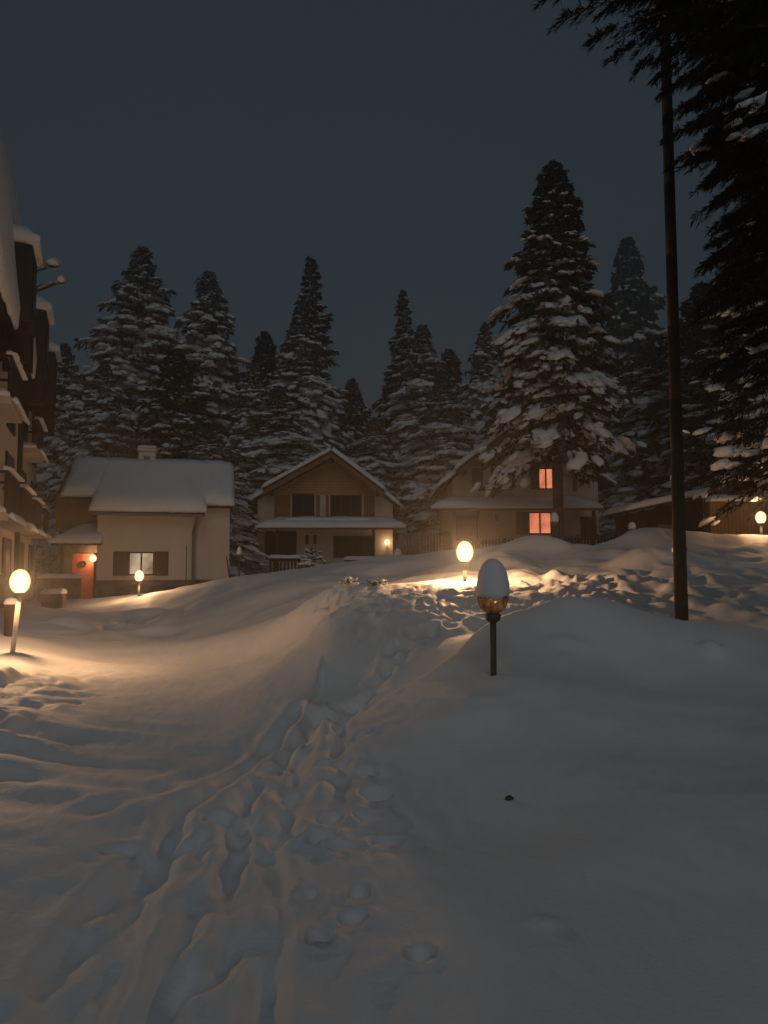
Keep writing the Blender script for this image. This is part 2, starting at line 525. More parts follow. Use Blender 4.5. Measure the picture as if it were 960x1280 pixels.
def groove(pts, wid, dep, rim=0.35, wob=0.03, seed=0):
    P = [G(*q[:2], q[2] if len(q) > 2 else 0.02) if abs(q[0]) > 20 or abs(q[1]) > 40 else q for q in pts]
    ys = [q[1] for q in P]
    r = rows(min(ys) - 1, max(ys) + 1)
    x = X[r] + wob * vnoise(X[r] * 3, Y[r] * 3, 50 + seed)
    y = Y[r] + wob * vnoise(X[r] * 3, Y[r] * 3, 90 + seed)
    D = np.full(x.shape, 9.0)
    for (ax, ay), (bx, by) in zip(P[:-1], P[1:]):
        dx, dy = bx - ax, by - ay
        t_ = np.clip(((x - ax) * dx + (y - ay) * dy) / (dx * dx + dy * dy + 1e-9), 0, 1)
        D = np.minimum(D, np.hypot(x - ax - t_ * dx, y - ay - t_ * dy))
    dep *= 0.62; 
    mod = 0.75 + 0.45 * vnoise(X[r] * 4.5, Y[r] * 4.5, 70 + seed)
    Z[r] += -dep * mod * np.exp(-(D / (wid * 1.15)) ** 2.6) + dep * rim * np.exp(-((D - wid * 2.0) / (wid * 0.9)) ** 2)

groove([(385, 905), (345, 950), (306, 991), (294, 1035), (294, 1091), (290, 1135), (262, 1172), (231, 1190), (200, 1250), (170, 1320)], 0.075, 0.10, seed=1)
groove([(395, 905), (360, 950), (340, 1004), (334, 1054), (344, 1104), (331, 1160), (334, 1247), (330, 1340)], 0.07, 0.09, seed=2)
groove([(375, 900), (287, 966), (219, 1004), (206, 1047), (162, 1110), (144, 1147), (110, 1230)], 0.07, 0.09, seed=3)
groove([(300, 1040), (250, 1104), (212, 1154), (200, 1210), (181, 1247), (150, 1330)], 0.065, 0.09, seed=4)
groove([(180, 1050), (130, 1100), (100, 1135), (69, 1185), (59, 1247), (30, 1330)], 0.08, 0.08, seed=5)
groove([(400, 900), (385, 930), (375, 980), (350, 1030)], 0.06, 0.08, seed=6)
groove([(480, 1190), (476, 1240), (470, 1300)], 0.06, 0.04, seed=7)
groove([(412, 895, .1), (430, 905, .05), (425, 940), (430, 980), (415, 1020)], 0.07, 0.07, seed=8)
groove([(330, 915), (290, 940), (250, 955), (190, 985), (110, 1010)], 0.08, 0.03, seed=9)

def foot(x0, y0, ang, L=0.15, Wd=0.075, dep=0.08, rim=0.18):
    dep *= .7; L *= .8; Wd *= .9
    r = rows(y0 - 0.6, y0 + 0.6)
    x = X[r] - x0; y = Y[r] - y0
    x = x + 0.02 * vnoise(X[r] * 6, Y[r] * 6, 7); y = y + 0.02 * vnoise(X[r] * 6, Y[r] * 6, 8)
    a = x * cos(ang) + y * sin(ang); b = -x * sin(ang) + y * cos(ang)
    d = np.sqrt((a / L) ** 2 + (b / Wd) ** 2)
    Z[r] += -dep * np.exp(-(d / 0.95) ** 4) + rim * dep * np.exp(-((d - 1.5) / 0.45) ** 2)
for px, py, dg in [(462, 1010, 5), (484, 1035, -5), (437, 1041, 20), (456, 972, 10), (360, 1029, 60), (384, 1092, 20), (447, 1091, 30), (444, 1113, 10),
                   (400, 1138, 5), (522, 1157, 0), (402, 1030, 50), (431, 960, 40), (412, 1010, 60), (452, 940, 30), (470, 990, 20), (425, 925, 70),
                   (405, 960, 80), (440, 900, 50), (365, 985, 70), (392, 935, 60), (340, 960, 50), (315, 1010, 70), (270, 1010, 60), (240, 1035, 55), (150, 1045, 30)]:
    gx, gy = G(px, py, 0.02)
    kf = 0.72 if py > 1060 else 0.9
    if py > 1060:
        kf = 0.62
    foot(gx, gy, radians(dg + random.uniform(-15, 15)), kf * (0.12 + random.random() * .05), kf * (.065 + .03 * random.random()), (0.12 if py > 1060 else 0.08) + random.random() * .03)
# footprints up the path throat and all over the lamp-lit slope
for i in range(30):
    t_ = i / 29
    px = 405 + t_ * 150 + random.uniform(-14, 14); py = 905 - t_ * 118
    Yd = 7.6 + t_ * 2.6
    q = W(px, py, Yd)
    foot(q[0], q[1] + random.uniform(-.2, .2), radians(55 + random.uniform(-20, 20)), 0.17, 0.10, 0.07)
rr_ = rows(9.6, 16.5)
PIT = np.zeros(X[rr_].shape); RIM = np.zeros(X[rr_].shape)
for i in range(430):
    t_ = random.random()
    f_x = random.uniform(-0.9, 4.2) if i % 3 else random.uniform(-0.6, 2.2)
    f_y = 10.6 + 2.9 * random.random() ** 0.9 + max(0, (f_x - 2.2)) * 0.55
    ang = radians(random.choice([20, 40, 150, 95]) + random.uniform(-20, 20))
    L_, W_ = random.uniform(.10, .30), random.uniform(.05, .10)
    sub = (np.abs(X[rr_] - f_x) < 1.0) & (np.abs(Y[rr_] - f_y) < 1.0)
    x_ = X[rr_][sub] - f_x; y_ = Y[rr_][sub] - f_y
    x_ = x_ + 0.05 * vnoise(X[rr_][sub] * 5, Y[rr_][sub] * 5, 7); y_ = y_ + 0.05 * vnoise(X[rr_][sub] * 5, Y[rr_][sub] * 5, 8)
    a_ = x_ * cos(ang) + y_ * sin(ang); b_ = -x_ * sin(ang) + y_ * cos(ang)
    d_ = np.sqrt((a_ / L_) ** 2 + (b_ / W_) ** 2)
    dp_ = random.uniform(.02, .065)
    PIT[sub] = np.minimum(PIT[sub], -dp_ * np.exp(-(d_ / 1.05) ** 5))
    RIM[sub] = np.maximum(RIM[sub], 0.35 * dp_ * np.exp(-((d_ - 1.5) / 0.4) ** 2))
Z[rr_] += PIT + RIM * (1 - np.clip(-PIT / .05, 0, 1))
for i in range(26):
    foot(random.uniform(-4.6, -3.4), random.uniform(5.5, 10), radians(random.uniform(0, 60)), .24, .11, .07)

def lump(px, py, Yd, rx, ry, h):
    q = W(px, py, Yd)
    r = rows(q[1] - 4 * ry, q[1] + 4 * ry)
    d = ((X[r] - q[0]) / rx) ** 2 + ((Y[r] - q[1]) / ry) ** 2
    Z[r] += h * np.exp(-d ** 1.4)
lump(235, 1238, 3.15, .07, .06, .04)
lump(680, 1142, 3.75, .09, .05, .03)
lump(708, 806, 8.0, .22, .07, .05)
lump(890, 826, 8.2, .12, .10, .09)
lump(680, 684, 22, 1.2, 1.2, .3)
lump(810, 676, 22, 1.6, 1.2, .3)
lump(820, 712, 17, .8, .7, .3)
lump(620, 700, 18, .9, .7, .22)
Z += 0.004 * vnoise(X * 12, Y * 12, 60) + 0.002 * vnoise(X * 30, Y * 30, 61)

V = np.stack([X, Y, Z], -1).reshape(-1, 3)
idx = np.arange(NU * NV).reshape(NV, NU)
F = np.stack([idx[:-1, :-1], idx[:-1, 1:], idx[1:, 1:], idx[1:, :-1]], -1).reshape(-1, 4)
ground = np_mesh('snow_ground', V, F, M['snow'], smooth=True)
tag(ground, kind='structure')
def gz(x, y):
    """actual snow surface height"""
    s = y + S0
    j = int(np.clip(np.searchsorted(ss, s), 1, NV - 1))
    i = int(np.clip(np.searchsorted(uu, x / s), 1, NU - 1))
    return float(Z[j, i])

# ------------------------------------------------------------------ haze
hm = bpy.data.materials.new('haze_air')
hm.use_nodes = True
t = hm.node_tree
t.nodes.clear()
oo = t.nodes.new('ShaderNodeOutputMaterial')
pv = t.nodes.new('ShaderNodeVolumePrincipled')
pv.inputs['Color'].default_value = (0.88, 0.9, 0.92, 1)
pv.inputs['Density'].default_value = HAZE_DENSITY
pv.inputs['Anisotropy'].default_value = 0.72
t.links.new(pv.outputs[0], oo.inputs['Volume'])
hm.cycles.homogeneous_volume = True
hb = MB().box(-340, 340, -8, 175, -2.5, 36).build('haze', hm)
tag(hb, 'thin cold night haze hanging in the air over the snowy yard', 'haze', kind='stuff')

# ------------------------------------------------------------------ conifers
def unit(v):
    return v / np.maximum(np.linalg.norm(v, axis=-1, keepdims=True), 1e-9)

ICO = None
def icos():
    global ICO
    if ICO is None:
        import bmesh
        bm = bmesh.new()
        bmesh.ops.create_icosphere(bm, subdivisions=2, radius=1)
        bm.verts.ensure_lookup_table()
        ICO = (np.array([v.co[:] for v in bm.verts]), np.array([[v.index for v in f.verts] for f in bm.faces]))
        bm.free()
    return ICO

def crown_arrays(boughs, rng, twigs=9, kites=4, klen=0.28, kw=0.10, pad=1.0, pads=3, padp=0.8, hang=0.5):
    """boughs: list of (origin, azimuth, length, rise, droop, width). Returns foliage V,F (quads) and snow V,F (tris)."""
    B = []; Dd = []; LL = []
    PC = []; PS = []; PA = []
    LV = []; LF = []
    for (o, az, L, rise, droop, wid) in boughs:
        ks = min(1.0, 0.45 + 0.4 * L)
        o = np.array(o)
        d = np.array([cos(az), sin(az), 0.0]); s = np.array([-sin(az), cos(az), 0.0])
        def P(t_):
            return o + d * L * t_ + np.array([0, 0, 1.0]) * (rise * L * t_ - droop * L * t_ * t_)
        for k in range(twigs):
            t0 = 0.12 + 0.88 * (k + rng.random()) / twigs
            p = P(t0)
            for sg in (-1, 1):
                tl = wid * L * (1.05 - t0) ** 0.6 * (0.45 + 0.8 * rng.random()) + klen * 0.25
                td = d * (0.55 + 0.5 * t0) + s * sg * (0.9 - 0.35 * t0) + np.array([0, 0, -0.25 - 0.5 * rng.random() * hang])
                td = td / np.linalg.norm(td)
                fj = ((np.arange(kites) + 0.5 * rng.random(kites)) / kites)[:, None]
                UZ = np.array([0, 0, 1.0])
                B.append(p + td * tl * fj - 0.35 * tl * fj * fj * UZ)
                Dd.append(td + rng.normal(0, 0.42, (kites, 3)) - (0.5 * fj * hang + 0.1) * UZ)
                LL.append(klen * (0.6 + 0.8 * rng.random(kites)) * ks)
        for j in range(2):
            B.append(P(0.9)[None]); Dd.append((d + rng.normal(0, .3, 3))[None]); LL.append(np.array([klen * 1.2 * ks]))
        for k in range(pads):
            if rng.random() > padp:
                continue
            t0 = 0.30 + 0.68 * (k + rng.random()) / pads
            sz = pad * min(L, 1.9 + .25 * L) * (0.09 + 0.11 * rng.random()) * (1.25 - 0.5 * t0)
            p = P(t0) + s * rng.normal(0, 0.30) * wid * L * (1.1 - t0) + np.array([0, 0, sz * 0.22])
            slope = rise - 2 * droop * t0
            for q_ in range(2):
                s2 = sz * (0.35 + 0.3 * rng.random())
                PC.append(p + (d * rng.normal(0, .8) + s * rng.normal(0, .8)) * sz + np.array([0, 0, -.12 * sz]))
                PS.append((s2 * 1.2, s2, s2 * .5)); PA.append((az + rng.normal(0, .8), math.atan(rise - 2 * droop * t0)))
            PC.append(p); PS.append((sz * (0.8 + .7 * rng.random()), sz * (0.6 + .5 * rng.random()), sz * (0.32 + .25 * rng.random()))); PA.append((az + rng.normal(0, .4), math.atan(slope)))
    B = np.concatenate(B); Dd = unit(np.concatenate(Dd)); LL = np.concatenate(LL)[:, None]
    n = len(B)
    rv = unit(np.cross(Dd, unit(rng.normal(0, 1, (n, 3)) * np.array([.5, .5, 1.4]))))
    w = kw / klen * LL * (0.7 + 0.6 * rng.random((n, 1)))
    kinkd = np.array([0, 0, -1.0]) * LL * 0.12
    v0 = B; v1 = B + Dd * LL * 0.45 + rv * w; v2 = B + Dd * LL + kinkd; v3 = B + Dd * LL * 0.55 - rv * w
    FV = np.stack([v0, v1, v2, v3], 1).reshape(-1, 3)
    FF = np.arange(4 * n).reshape(n, 4)
    iv, if_ = icos()
    SV = []; SF = []
    for i, (p, sz, (az, sl_)) in enumerate(zip(PC, PS, PA)):
        q = iv * (1 + rng.normal(0, 0.17, (len(iv), 1)))
        q = q * np.array(sz)
        q[:, 2] = np.where(q[:, 2] < 0, q[:, 2] * 0.5, q[:, 2])
        # droop of the pad along its bough
        x_ = q[:, 0] * cos(sl_) - q[:, 2] * sin(sl_); z_ = q[:, 0] * sin(sl_) + q[:, 2] * cos(sl_)
        X_ = x_ * cos(az) - q[:, 1] * sin(az); Y_ = x_ * sin(az) + q[:, 1] * cos(az)
        SV.append(np.stack([X_, Y_, z_], -1) + p)
        SF.append(if_ + i * len(iv))
    return FV, FF, (np.concatenate(SV) if SV else None), (np.concatenate(SF) if SF else None)

def conifer(name, H, R, seed, nb=270, label='', cat='tree', loc=(0, 0, 0), group=None, trunk_r=None, zmin=0.10, twigs=7, kites=3, klen=0.42, kw=0.12,
            pad=1.0, pads=3, padp=0.8, droop=0.45, rise=0.12, needles='needles', taper=0.85, fringe=0.25, boughs=None):
    rng = np.random.default_rng(seed)
    root = thing(name, label, cat, loc, group)
    tr_ = trunk_r or H * 0.012
    mb = MB()
    seg = 7
    for i in range(seg):
        z0 = -0.6 + (H + 0.4) * i / seg; z1 = -0.6 + (H + 0.4) * (i + 1) / seg
        mb.tube((0.03 * sin(i), 0, z0), (0.03 * sin(i + 1), 0, z1), tr_ * (1 - 0.93 * i / seg), tr_ * (1 - 0.93 * (i + 1) / seg), 9)
    if boughs is None:
        boughs = []
        for k in range(nb):
            f = ((k + rng.random() * 0.9) / nb) ** 0.92
            z = H * (zmin + (0.985 - zmin) * f)
            prof = (1 - f) ** taper * 1
            L = R * prof * (0.72 + fringe * 2 * rng.random()) * (1 + 0.16 * sin(f * 40 + seed)) * (1.25 if k % 7 == 0 else 1.0) + 0.006 * H
            az = k * 2.39996 + rng.normal(0, .3)
            boughs.append(((0, 0, z), az, L, rise + 0.25 * f + rng.normal(0, .06), droop * (1.15 - 0.5 * f) + rng.normal(0, .05), 0.33))
    FV, FF, SV, SF = crown_arrays(boughs, rng, twigs, kites, klen, kw, pad, pads, padp)
    # branches
    br = mb
    for (o, az, L, ri, dr, wd_) in boughs[::2]:
        o = np.array(o); d = np.array([cos(az), sin(az), 0])
        P = [o + d * L * t_ + np.array([0, 0, 1.0]) * (ri * L * t_ - dr * L * t_ * t_) for t_ in (0, .45, .85)]
        r0 = 0.010 + L * 0.008
        br.tube(P[0], P[1], r0, r0 * .7, 4); br.tube(P[1], P[2], r0 * .7, r0 * .3, 4)
    br.build('trunk', M['bark'], root, smooth=True)
    np_mesh('crown', FV, FF, M[needles], root)
    if SV is not None:
        np_mesh('snow_clumps', SV, SF, M['snow_bough'], root, smooth=True)
    return root

# big snow-laden spruce in front of the right chalet
bx, by, _ = W(698, 690, 30)
zb = gz(bx, by)
top = W(690, 199, 30)[2]
hb0 = []
_r = np.random.default_rng(55)
_H = top - zb
for k in range(330):
    f = ((k + _r.random() * .9) / 330) ** 0.92
    z = _H * (0.275 + 0.71 * f)
    L = 2.45 * (1 - f) ** 0.72 * (0.72 + .44 * _r.random()) * (1 + .14 * sin(f * 40)) * (1.2 if k % 7 == 0 else 1) + .012 * _H
    hb0.append(((0, 0, z), k * 2.39996 + _r.normal(0, .3), L, .02 + .3 * f + _r.normal(0, .06), .42 * (1.15 - .5 * f) + _r.normal(0, .05), .33))
for k in range(16):
    hb0.append(((0, 0, _H * (.24 + .03 * _r.random())), radians(180) + _r.normal(0, .28), 1.9 + .7 * _r.random(), .0, .5 + .15 * _r.random(), .3))
for k in range(8):
    hb0.append(((0, 0, _H * (.25 + .03 * _r.random())), _r.normal(0, .35), 1.5 + .7 * _r.random(), .0, .45, .3))
conifer('spruce_tree', top - zb, 2.9, 5, nb=330, label='tallest snow-laden spruce, its trunk right in front of the house with red lit windows', loc=(bx, by, zb),
        trunk_r=0.25, zmin=0.23, twigs=8, kites=4, klen=0.30, kw=0.08, pad=1.15, pads=6, padp=0.54, droop=0.42, rise=0.02, taper=0.75, fringe=0.22, boughs=hb0)

# prototypes of the forest behind
protos = [
    dict(H=20.0, R=5.4, seed=31, nb=290, pad=1.25, pads=6, padp=0.8, needles='needles_frost', klen=0.42, kw=0.10, taper=0.8, droop=0.4),
    dict(H=20.0, R=4.3, seed=32, nb=270, pad=1.45, pads=6, padp=0.85, needles='needles_frost', klen=0.42, kw=0.10, taper=0.85, droop=0.5),
    dict(H=20.0, R=3.3, seed=33, nb=160, pad=1.4, pads=6, padp=0.85, needles='needles', klen=0.42, kw=0.10, taper=0.95, droop=0.3, rise=0.05),
    dict(H=20.0, R=4.8, seed=34, nb=270, pad=1.1, pads=5, padp=0.6, needles='needles', klen=0.55, kw=0.16, taper=0.75, droop=0.4),
]
FG = 'conifers of the wood behind the houses'
forest = [
    # px, top y, Y, proto, width factor, label
    (168, 303, 52, 0, 1.0, 'broad tall fir above the left white house, highest on the left side'),
    (255, 338, 50, 0, 0.85, 'slightly lower fir just right of the broad tall one, behind the white house'),
    (338, 412, 58, 3, 0.8, 'small dark pointed fir left of the slim pair behind the gabled house'),
    (396, 314, 56, 2, 1.0, 'slim dark spruce with layered boughs, highest above the middle gabled house'),
    (376, 378, 49, 1, 1.0, 'snow-white spruce standing in front of the slim layered one'),
    (513, 357, 58, 2, 1.0, 'dark-topped spruce behind the right slope of the middle house'),
    (528, 398, 50, 1, 1.05, 'frosted spruce in front of the dark-topped one, right of the middle house'),
    (598, 400, 60, 1, 0.85, 'frosted spruce between the middle house and the tallest spruce'),
    (790, 293, 84, 3, 0.75, 'faint misty conifer farthest back, right of the tallest spruce'),
    (748, 392, 46, 1, 0.95, 'dim spruce at the right shoulder of the tallest spruce'),
    (806, 425, 42, 1, 1.1, 'dim snowy spruce just left of the wooden pole'),
    (88, 425, 46, 0, 0.8, 'left-most fir beside the tall hotel building'),
    (262, 527, 39, 1, 1.15, 'short snow-covered fir peeping over the right end of the white house roof'),
    (312, 455, 45, 0, 0.9, 'frosted fir filling the gap between the white house and the gabled house'),
    (352, 480, 44, 1, 1.1, 'low bushy white fir directly behind the left roof slope of the gabled house'),
    (440, 470, 62, 3, 0.9, 'dark fir in the gap right of the slim layered spruce'),
    (470, 520, 46, 1, 1.1, 'low snowy fir behind the right roof slope of the gabled house'),
    (560, 470, 45, 1, 1.1, 'bushy snowy fir left of the chalet with lit windows'),
    (130, 445, 44, 0, 0.9, 'frosted fir rising behind the left end of the white house roof'),
    (215, 430, 46, 3, 1.0, 'dark fir straight behind the chimney of the white house'),
    (640, 440, 52, 3, 1.0, 'dark fir hidden at the left edge of the tallest spruce'),
    (870, 350, 40, 3, 1.2, 'black fir right of the wooden pole'),
    (925, 300, 36, 3, 1.2, 'black fir at the far right behind the shed'),
    (492, 455, 66, 3, 1.0, 'dark fir deep between the two gabled houses'),
    (290, 440, 66, 3, 1.0, 'dark fir deep behind the gap beside the white house'),
    (60, 480, 60, 3, 1.1, 'dark fir behind the far end of the hotel'),
    (700, 430, 60, 3, 1.1, 'dark fir straight behind the tallest spruce'),
    (200, 400, 68, 3, 1.0, 'dark fir deep between the two tall left firs'),
    (560, 430, 74, 3, 1.0, 'dark fir deep behind the bushy snowy fir'),
    (840, 440, 62, 3, 1.2, 'dark fir behind the wooden pole'),
]
made = {}
for i, (px, ty, Yd, pi_, wf, lb) in enumerate(forest):
    x, y, zt = W(px, ty, Yd)
    z0 = gz(x, y)
    Ht = zt - z0
    if pi_ not in made:
        d = dict(protos[pi_])
        r_ = conifer('fir_tree', d.pop('H'), d.pop('R'), d.pop('seed'), label=lb, loc=(x, y, z0), group=FG, zmin=0.06, twigs=6, kites=3, **d)
        made[pi_] = r_
    else:
        r_ = copy_tree(made[pi_])
        r_.location = (x, y, z0)
        r_['label'] = lb
    k = Ht / 20.0
    wf *= 0.93 + 0.16 * abs(sin(i * 1.9))
    r_.scale = (k * wf * (1 if Ht > 12 else 1.35), k * wf * (1 if Ht > 12 else 1.35), k)
    r_.rotation_euler = (radians(1.6) * sin(i * 2.3), radians(1.8) * sin(i * 3.7 + 1), i * 1.7)

# near fir at the right edge: trunk just outside the picture, boughs reaching over the yard
NT = np.array([6.1, 8.4]); nz = gz(*NT)
rng = np.random.default_rng(77)
nbs = []
def reach(px, py, Yd, hz0=0.0, drp=0.35, wid=0.20):
    """bough whose tip is seen at (px, py) at distance Yd"""
    q = np.array(W(px, py, Yd)); q[2] -= nz
    dx, dy = q[0] - NT[0], q[1] - NT[1]
    L = math.hypot(dx, dy)
    rise = 0.05 + hz0
    nbs.append(((0, 0, q[2] - (rise - drp) * L), math.atan2(dy, dx), L, rise, drp, wid))
for a in [(834, 112, 8.0), (838, 142, 8.2), (836, 172, 8.4), (832, 70, 7.8), (842, 205, 8.6), (838, 20, 7.4), (690, -8, 6.6), (712, 18, 6.8), (740, 48, 7.0), (770, 66, 7.2), (800, 82, 7.4), (826, 92, 7.6), (760, 10, 7.6), (800, 30, 8.0), (840, 60, 8.0), (730, -40, 7.2), (780, -30, 7.4),
          (700, -60, 6.4), (850, 20, 6.8), (878, 150, 7.2), (885, 110, 6.8), (872, 190, 7.6), (868, 200, 7.4), (885, 225, 7.6), (900, 245, 7.8), (905, 190, 6.9), (920, 140, 6.6), (930, 60, 6.4),
          (890, 50, 6.6), (910, 0, 6.5), (870, -20, 7.0), (940, 260, 7.0), (950, 215, 6.6), (900, 110, 7.4), (880, 130, 8.2), (890, 170, 8.6), (930, 200, 8.8), (850, 100, 8.6)]:
    reach(*a)
for a in [(902, 285, 7.8), (896, 300, 8.2), (905, 320, 8.4), (900, 345, 8.6), (895, 360, 8.0), (900, 300, 7.2), (915, 335, 7.2), (885, 390, 8.6), (905, 410, 8.0), (930, 380, 7.2), (925, 440, 8.0),
          (950, 300, 6.8), (955, 350, 6.8), (945, 420, 7.4), (920, 470, 8.6), (950, 480, 7.8), (985, 500, 7.5), (940, 250, 8.2), (960, 400, 7.0), (990, 330, 6.5)]:
    reach(*a, drp=0.30, wid=0.21)
for k in range(110):
    f = k / 110
    if cos(k * 2.4 + 0.5) > -0.35:
        nbs.append(((0, 0, 3.0 + 10 * f), k * 2.4 + 0.5, 3.3 * (1 - f) ** .6 + .5, .1, .4, .3))
for k in range(80):
    reach(random.uniform(880, 1000), random.uniform(-60, 470), random.uniform(7.2, 8.8), drp=.32, wid=.34)
for k in range(46):
    t_ = random.random()
    reach(725 + 130 * t_ + random.uniform(0, 40), -50 + 115 * t_ * random.uniform(.2, 1), random.uniform(7.0, 8.4), drp=.34, wid=.28)
for k in range(14):
    reach(random.uniform(865, 910), random.uniform(60, 215), random.uniform(7.2, 8.6), drp=.34, wid=.2)
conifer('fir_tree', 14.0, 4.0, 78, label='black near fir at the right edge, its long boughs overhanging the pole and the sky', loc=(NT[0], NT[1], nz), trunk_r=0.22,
        twigs=26, kites=50, klen=0.075, kw=0.0055, pad=0.30, pads=5, padp=0.28, boughs=nbs, needles='needles_unlit')

# fir at mid distance on the right whose low boughs carry snow over the shed
MT = np.array([12.9, 19.0]); mz = gz(*MT)
NTs, nzs = NT, nz
NT, nz = MT, mz
nbs = []
for a in [(872, 495, 16.8), (880, 520, 17.2), (868, 545, 17), (890, 500, 16.4), (905, 520, 16.6), (884, 578, 17), (893, 590, 16.8), (905, 600, 17.2), (925, 575, 16.5), (940, 600, 17.4), (930, 545, 16.5),
          (950, 505, 16.5), (875, 440, 17), (880, 400, 17.4), (885, 470, 18), (920, 610, 18), (960, 560, 16), (900, 560, 17.5)]:
    reach(*a, drp=0.22, wid=0.22)
for k in range(20):
    reach(random.uniform(900, 990), random.uniform(420, 560), random.uniform(17.5, 19), drp=.25, wid=.3)
for k in range(170):
    f = k / 170
    nbs.append(((0, 0, 1.9 + 14 * f), k * 2.4, 4.6 * (1 - f) ** .7 + .4, .08, .38, .3))
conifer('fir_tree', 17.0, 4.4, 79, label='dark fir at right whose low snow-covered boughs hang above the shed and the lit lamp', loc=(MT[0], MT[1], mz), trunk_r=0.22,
        twigs=16, kites=16, klen=0.12, kw=0.02, pad=0.55, pads=6, padp=0.6, boughs=nbs, needles='needles_unlit')
NT, nz = NTs, nzs

# ------------------------------------------------------------------ helpers for houses (world coordinates minus the house origin)
def rel(o):
    return o.location

class House:
    def __init__(s, root):
        s.r = root
        s.o = root.location.copy()
    def mb(s):
        return MB()
    def put(s, mb, name, m, parent=None, **k):
        ox, oy, oz = s.o
        mb.v = [(a - ox, b - oy, c - oz) for a, b, c in mb.v]
        return mb.build(name, m, parent or s.r, **k)

def px_x(px, Yd):
    return W(px, 640, Yd)[0] if False else (px - 480) / 960.0 * (Yd * 1.0)
def wx(px, py, Yd):
    return W(px, py, Yd)[0]
def wz(py, Yd):
    return W(480, py, Yd)[2]

def sheet(poly_a, poly_b, th):
    """slab between two polylines (same count), thickness th upwards"""
    n = len(poly_a)
    vs = [*poly_a, *poly_b] + [(a, b, c + th) for a, b, c in poly_a] + [(a, b, c + th) for a, b, c in poly_b]
    fs = []
    for i in range(n - 1):
        fs += [(i, i + 1, n + i + 1, n + i), (2 * n + i, 3 * n + i, 3 * n + i + 1, 2 * n + i + 1),
               (i, 2 * n + i, 2 * n + i + 1, i + 1), (n + i, n + i + 1, 3 * n + i + 1, 3 * n + i)]
    fs += [(0, n, 3 * n, 2 * n), (n - 1, 3 * n - 1, 4 * n - 1, 2 * n - 1)]
    return vs, fs

def snow_quad(p00, p10, p11, p01, th, seed=0, nx=26, ny=8, over=0.12, jag=0.05):
    """a soft snow blanket on the roof plane p00-p10 (eave) to p01-p11 (ridge), lumpy with rounded drooping edges"""
    rng = np.random.default_rng(seed)
    p00, p10, p11, p01 = map(lambda a: np.array(a, float), (p00, p10, p11, p01))
    eu = unit(p10 - p00); ev = unit(p01 - p00)
    nrm = unit(np.cross(eu, ev))
    if nrm[2] < 0:
        nrm = -nrm
    us = np.linspace(0, 1, nx); vs_ = np.linspace(0, 1, ny)
    us = 0.5 - 0.5 * np.cos(pi * us) * (0.7) - 0.0; us = (us - us.min()) / (us.max() - us.min())
    top = []; bot = []
    for v in vs_:
        for u in us:
            p = (p00 * (1 - u) + p10 * u) * (1 - v) + (p01 * (1 - u) + p11 * u) * v
            e = min(u, 1 - u, 1.0) ; 
            du = min(u, 1 - u) * np.linalg.norm(p10 - p00); dv = min(v, 1.0) * np.linalg.norm(p01 - p00)
            edge = min(1, (min(du, dv) / (th * 0.9)) ) 
            hh = th * (0.45 + 0.55 * math.sqrt(max(0, 1 - (1 - edge) ** 2)))
            hh *= 1 + 0.14 * vnoise(np.array([u * 7.3 + seed]), np.array([v * 3.1]), 5)[0]
            out = -ev * (over * (1 - min(1, v * 6)) + (rng.random() * jag if v == 0 else 0))
            if u == 0: out = out - eu * over * .5
            if u == 1: out = out + eu * over * .5
            top.append(p + nrm * hh + out * 0.8)
            bot.append(p + nrm * 0.004 + out)
    V_ = top + bot
    N = nx * ny
    fs = []
    for j in range(ny - 1):
        for i in range(nx - 1):
            a = j * nx + i
            fs.append((a, a + 1, a + nx + 1, a + nx))
            fs.append((N + a, N + a + nx, N + a + nx + 1, N + a + 1))
    for i in range(nx - 1):
        fs.append((i, N + i, N + i + 1, i + 1))
        a = (ny - 1) * nx + i
        fs.append((a, a + 1, N + a + 1, N + a))
    for j in range(ny - 1):
        a = j * nx
        fs.append((a, a + nx, N + a + nx, N + a))
        a = j * nx + nx - 1
        fs.append((a, N + a, N + a + nx, a + nx))
    return [tuple(q) for q in V_], fs

def window(h, x0, x1, z0, z1, y, glass, frame='frame_white', mullions=1, fw=0.06, depth=0.06, label=None, trans=False):
    f = MB()
    f.box(x0, x1, y - depth, y - 0.004, z1 - fw, z1).box(x0, x1, y - depth, y - 0.004, z0, z0 + fw)
    f.box(x0, x0 + fw, y - depth + .003, y - 0.006, z0 + fw, z1 - fw).box(x1 - fw, x1, y - depth + .003, y - 0.006, z0 + fw, z1 - fw)
    for k in range(mullions):
        xm = x0 + (x1 - x0) * (k + 1) / (mullions + 1)
        f.box(xm - fw * .6, xm + fw * .6, y - depth + .003, y - 0.006, z0 + fw, z1 - fw)
    fo = h.put(f, 'window', M[frame])
    if label:
        fo['label'] = label
    g = MB().box(x0 + fw * .5, x1 - fw * .5, y - depth * .5, y - 0.010, z0 + fw * .5, z1 - fw * .5)
    h.put(g, 'pane', M[glass], fo)
    return fo

# ------------------------------------------------------------------ left white house
Y1 = 33.0
h1 = House(thing('white_house', 'low white house with a long snowy roof and an open red door on the left', 'house', (-9.8, Y1, 0.1)))
xl, xm, xr = wx(125, 690, Y1), wx(241, 690, Y1), wx(285, 690, Y1)
ze = wz(640, Y1); zp = wz(725, Y1)
zr = 6.15; yr = 36.6
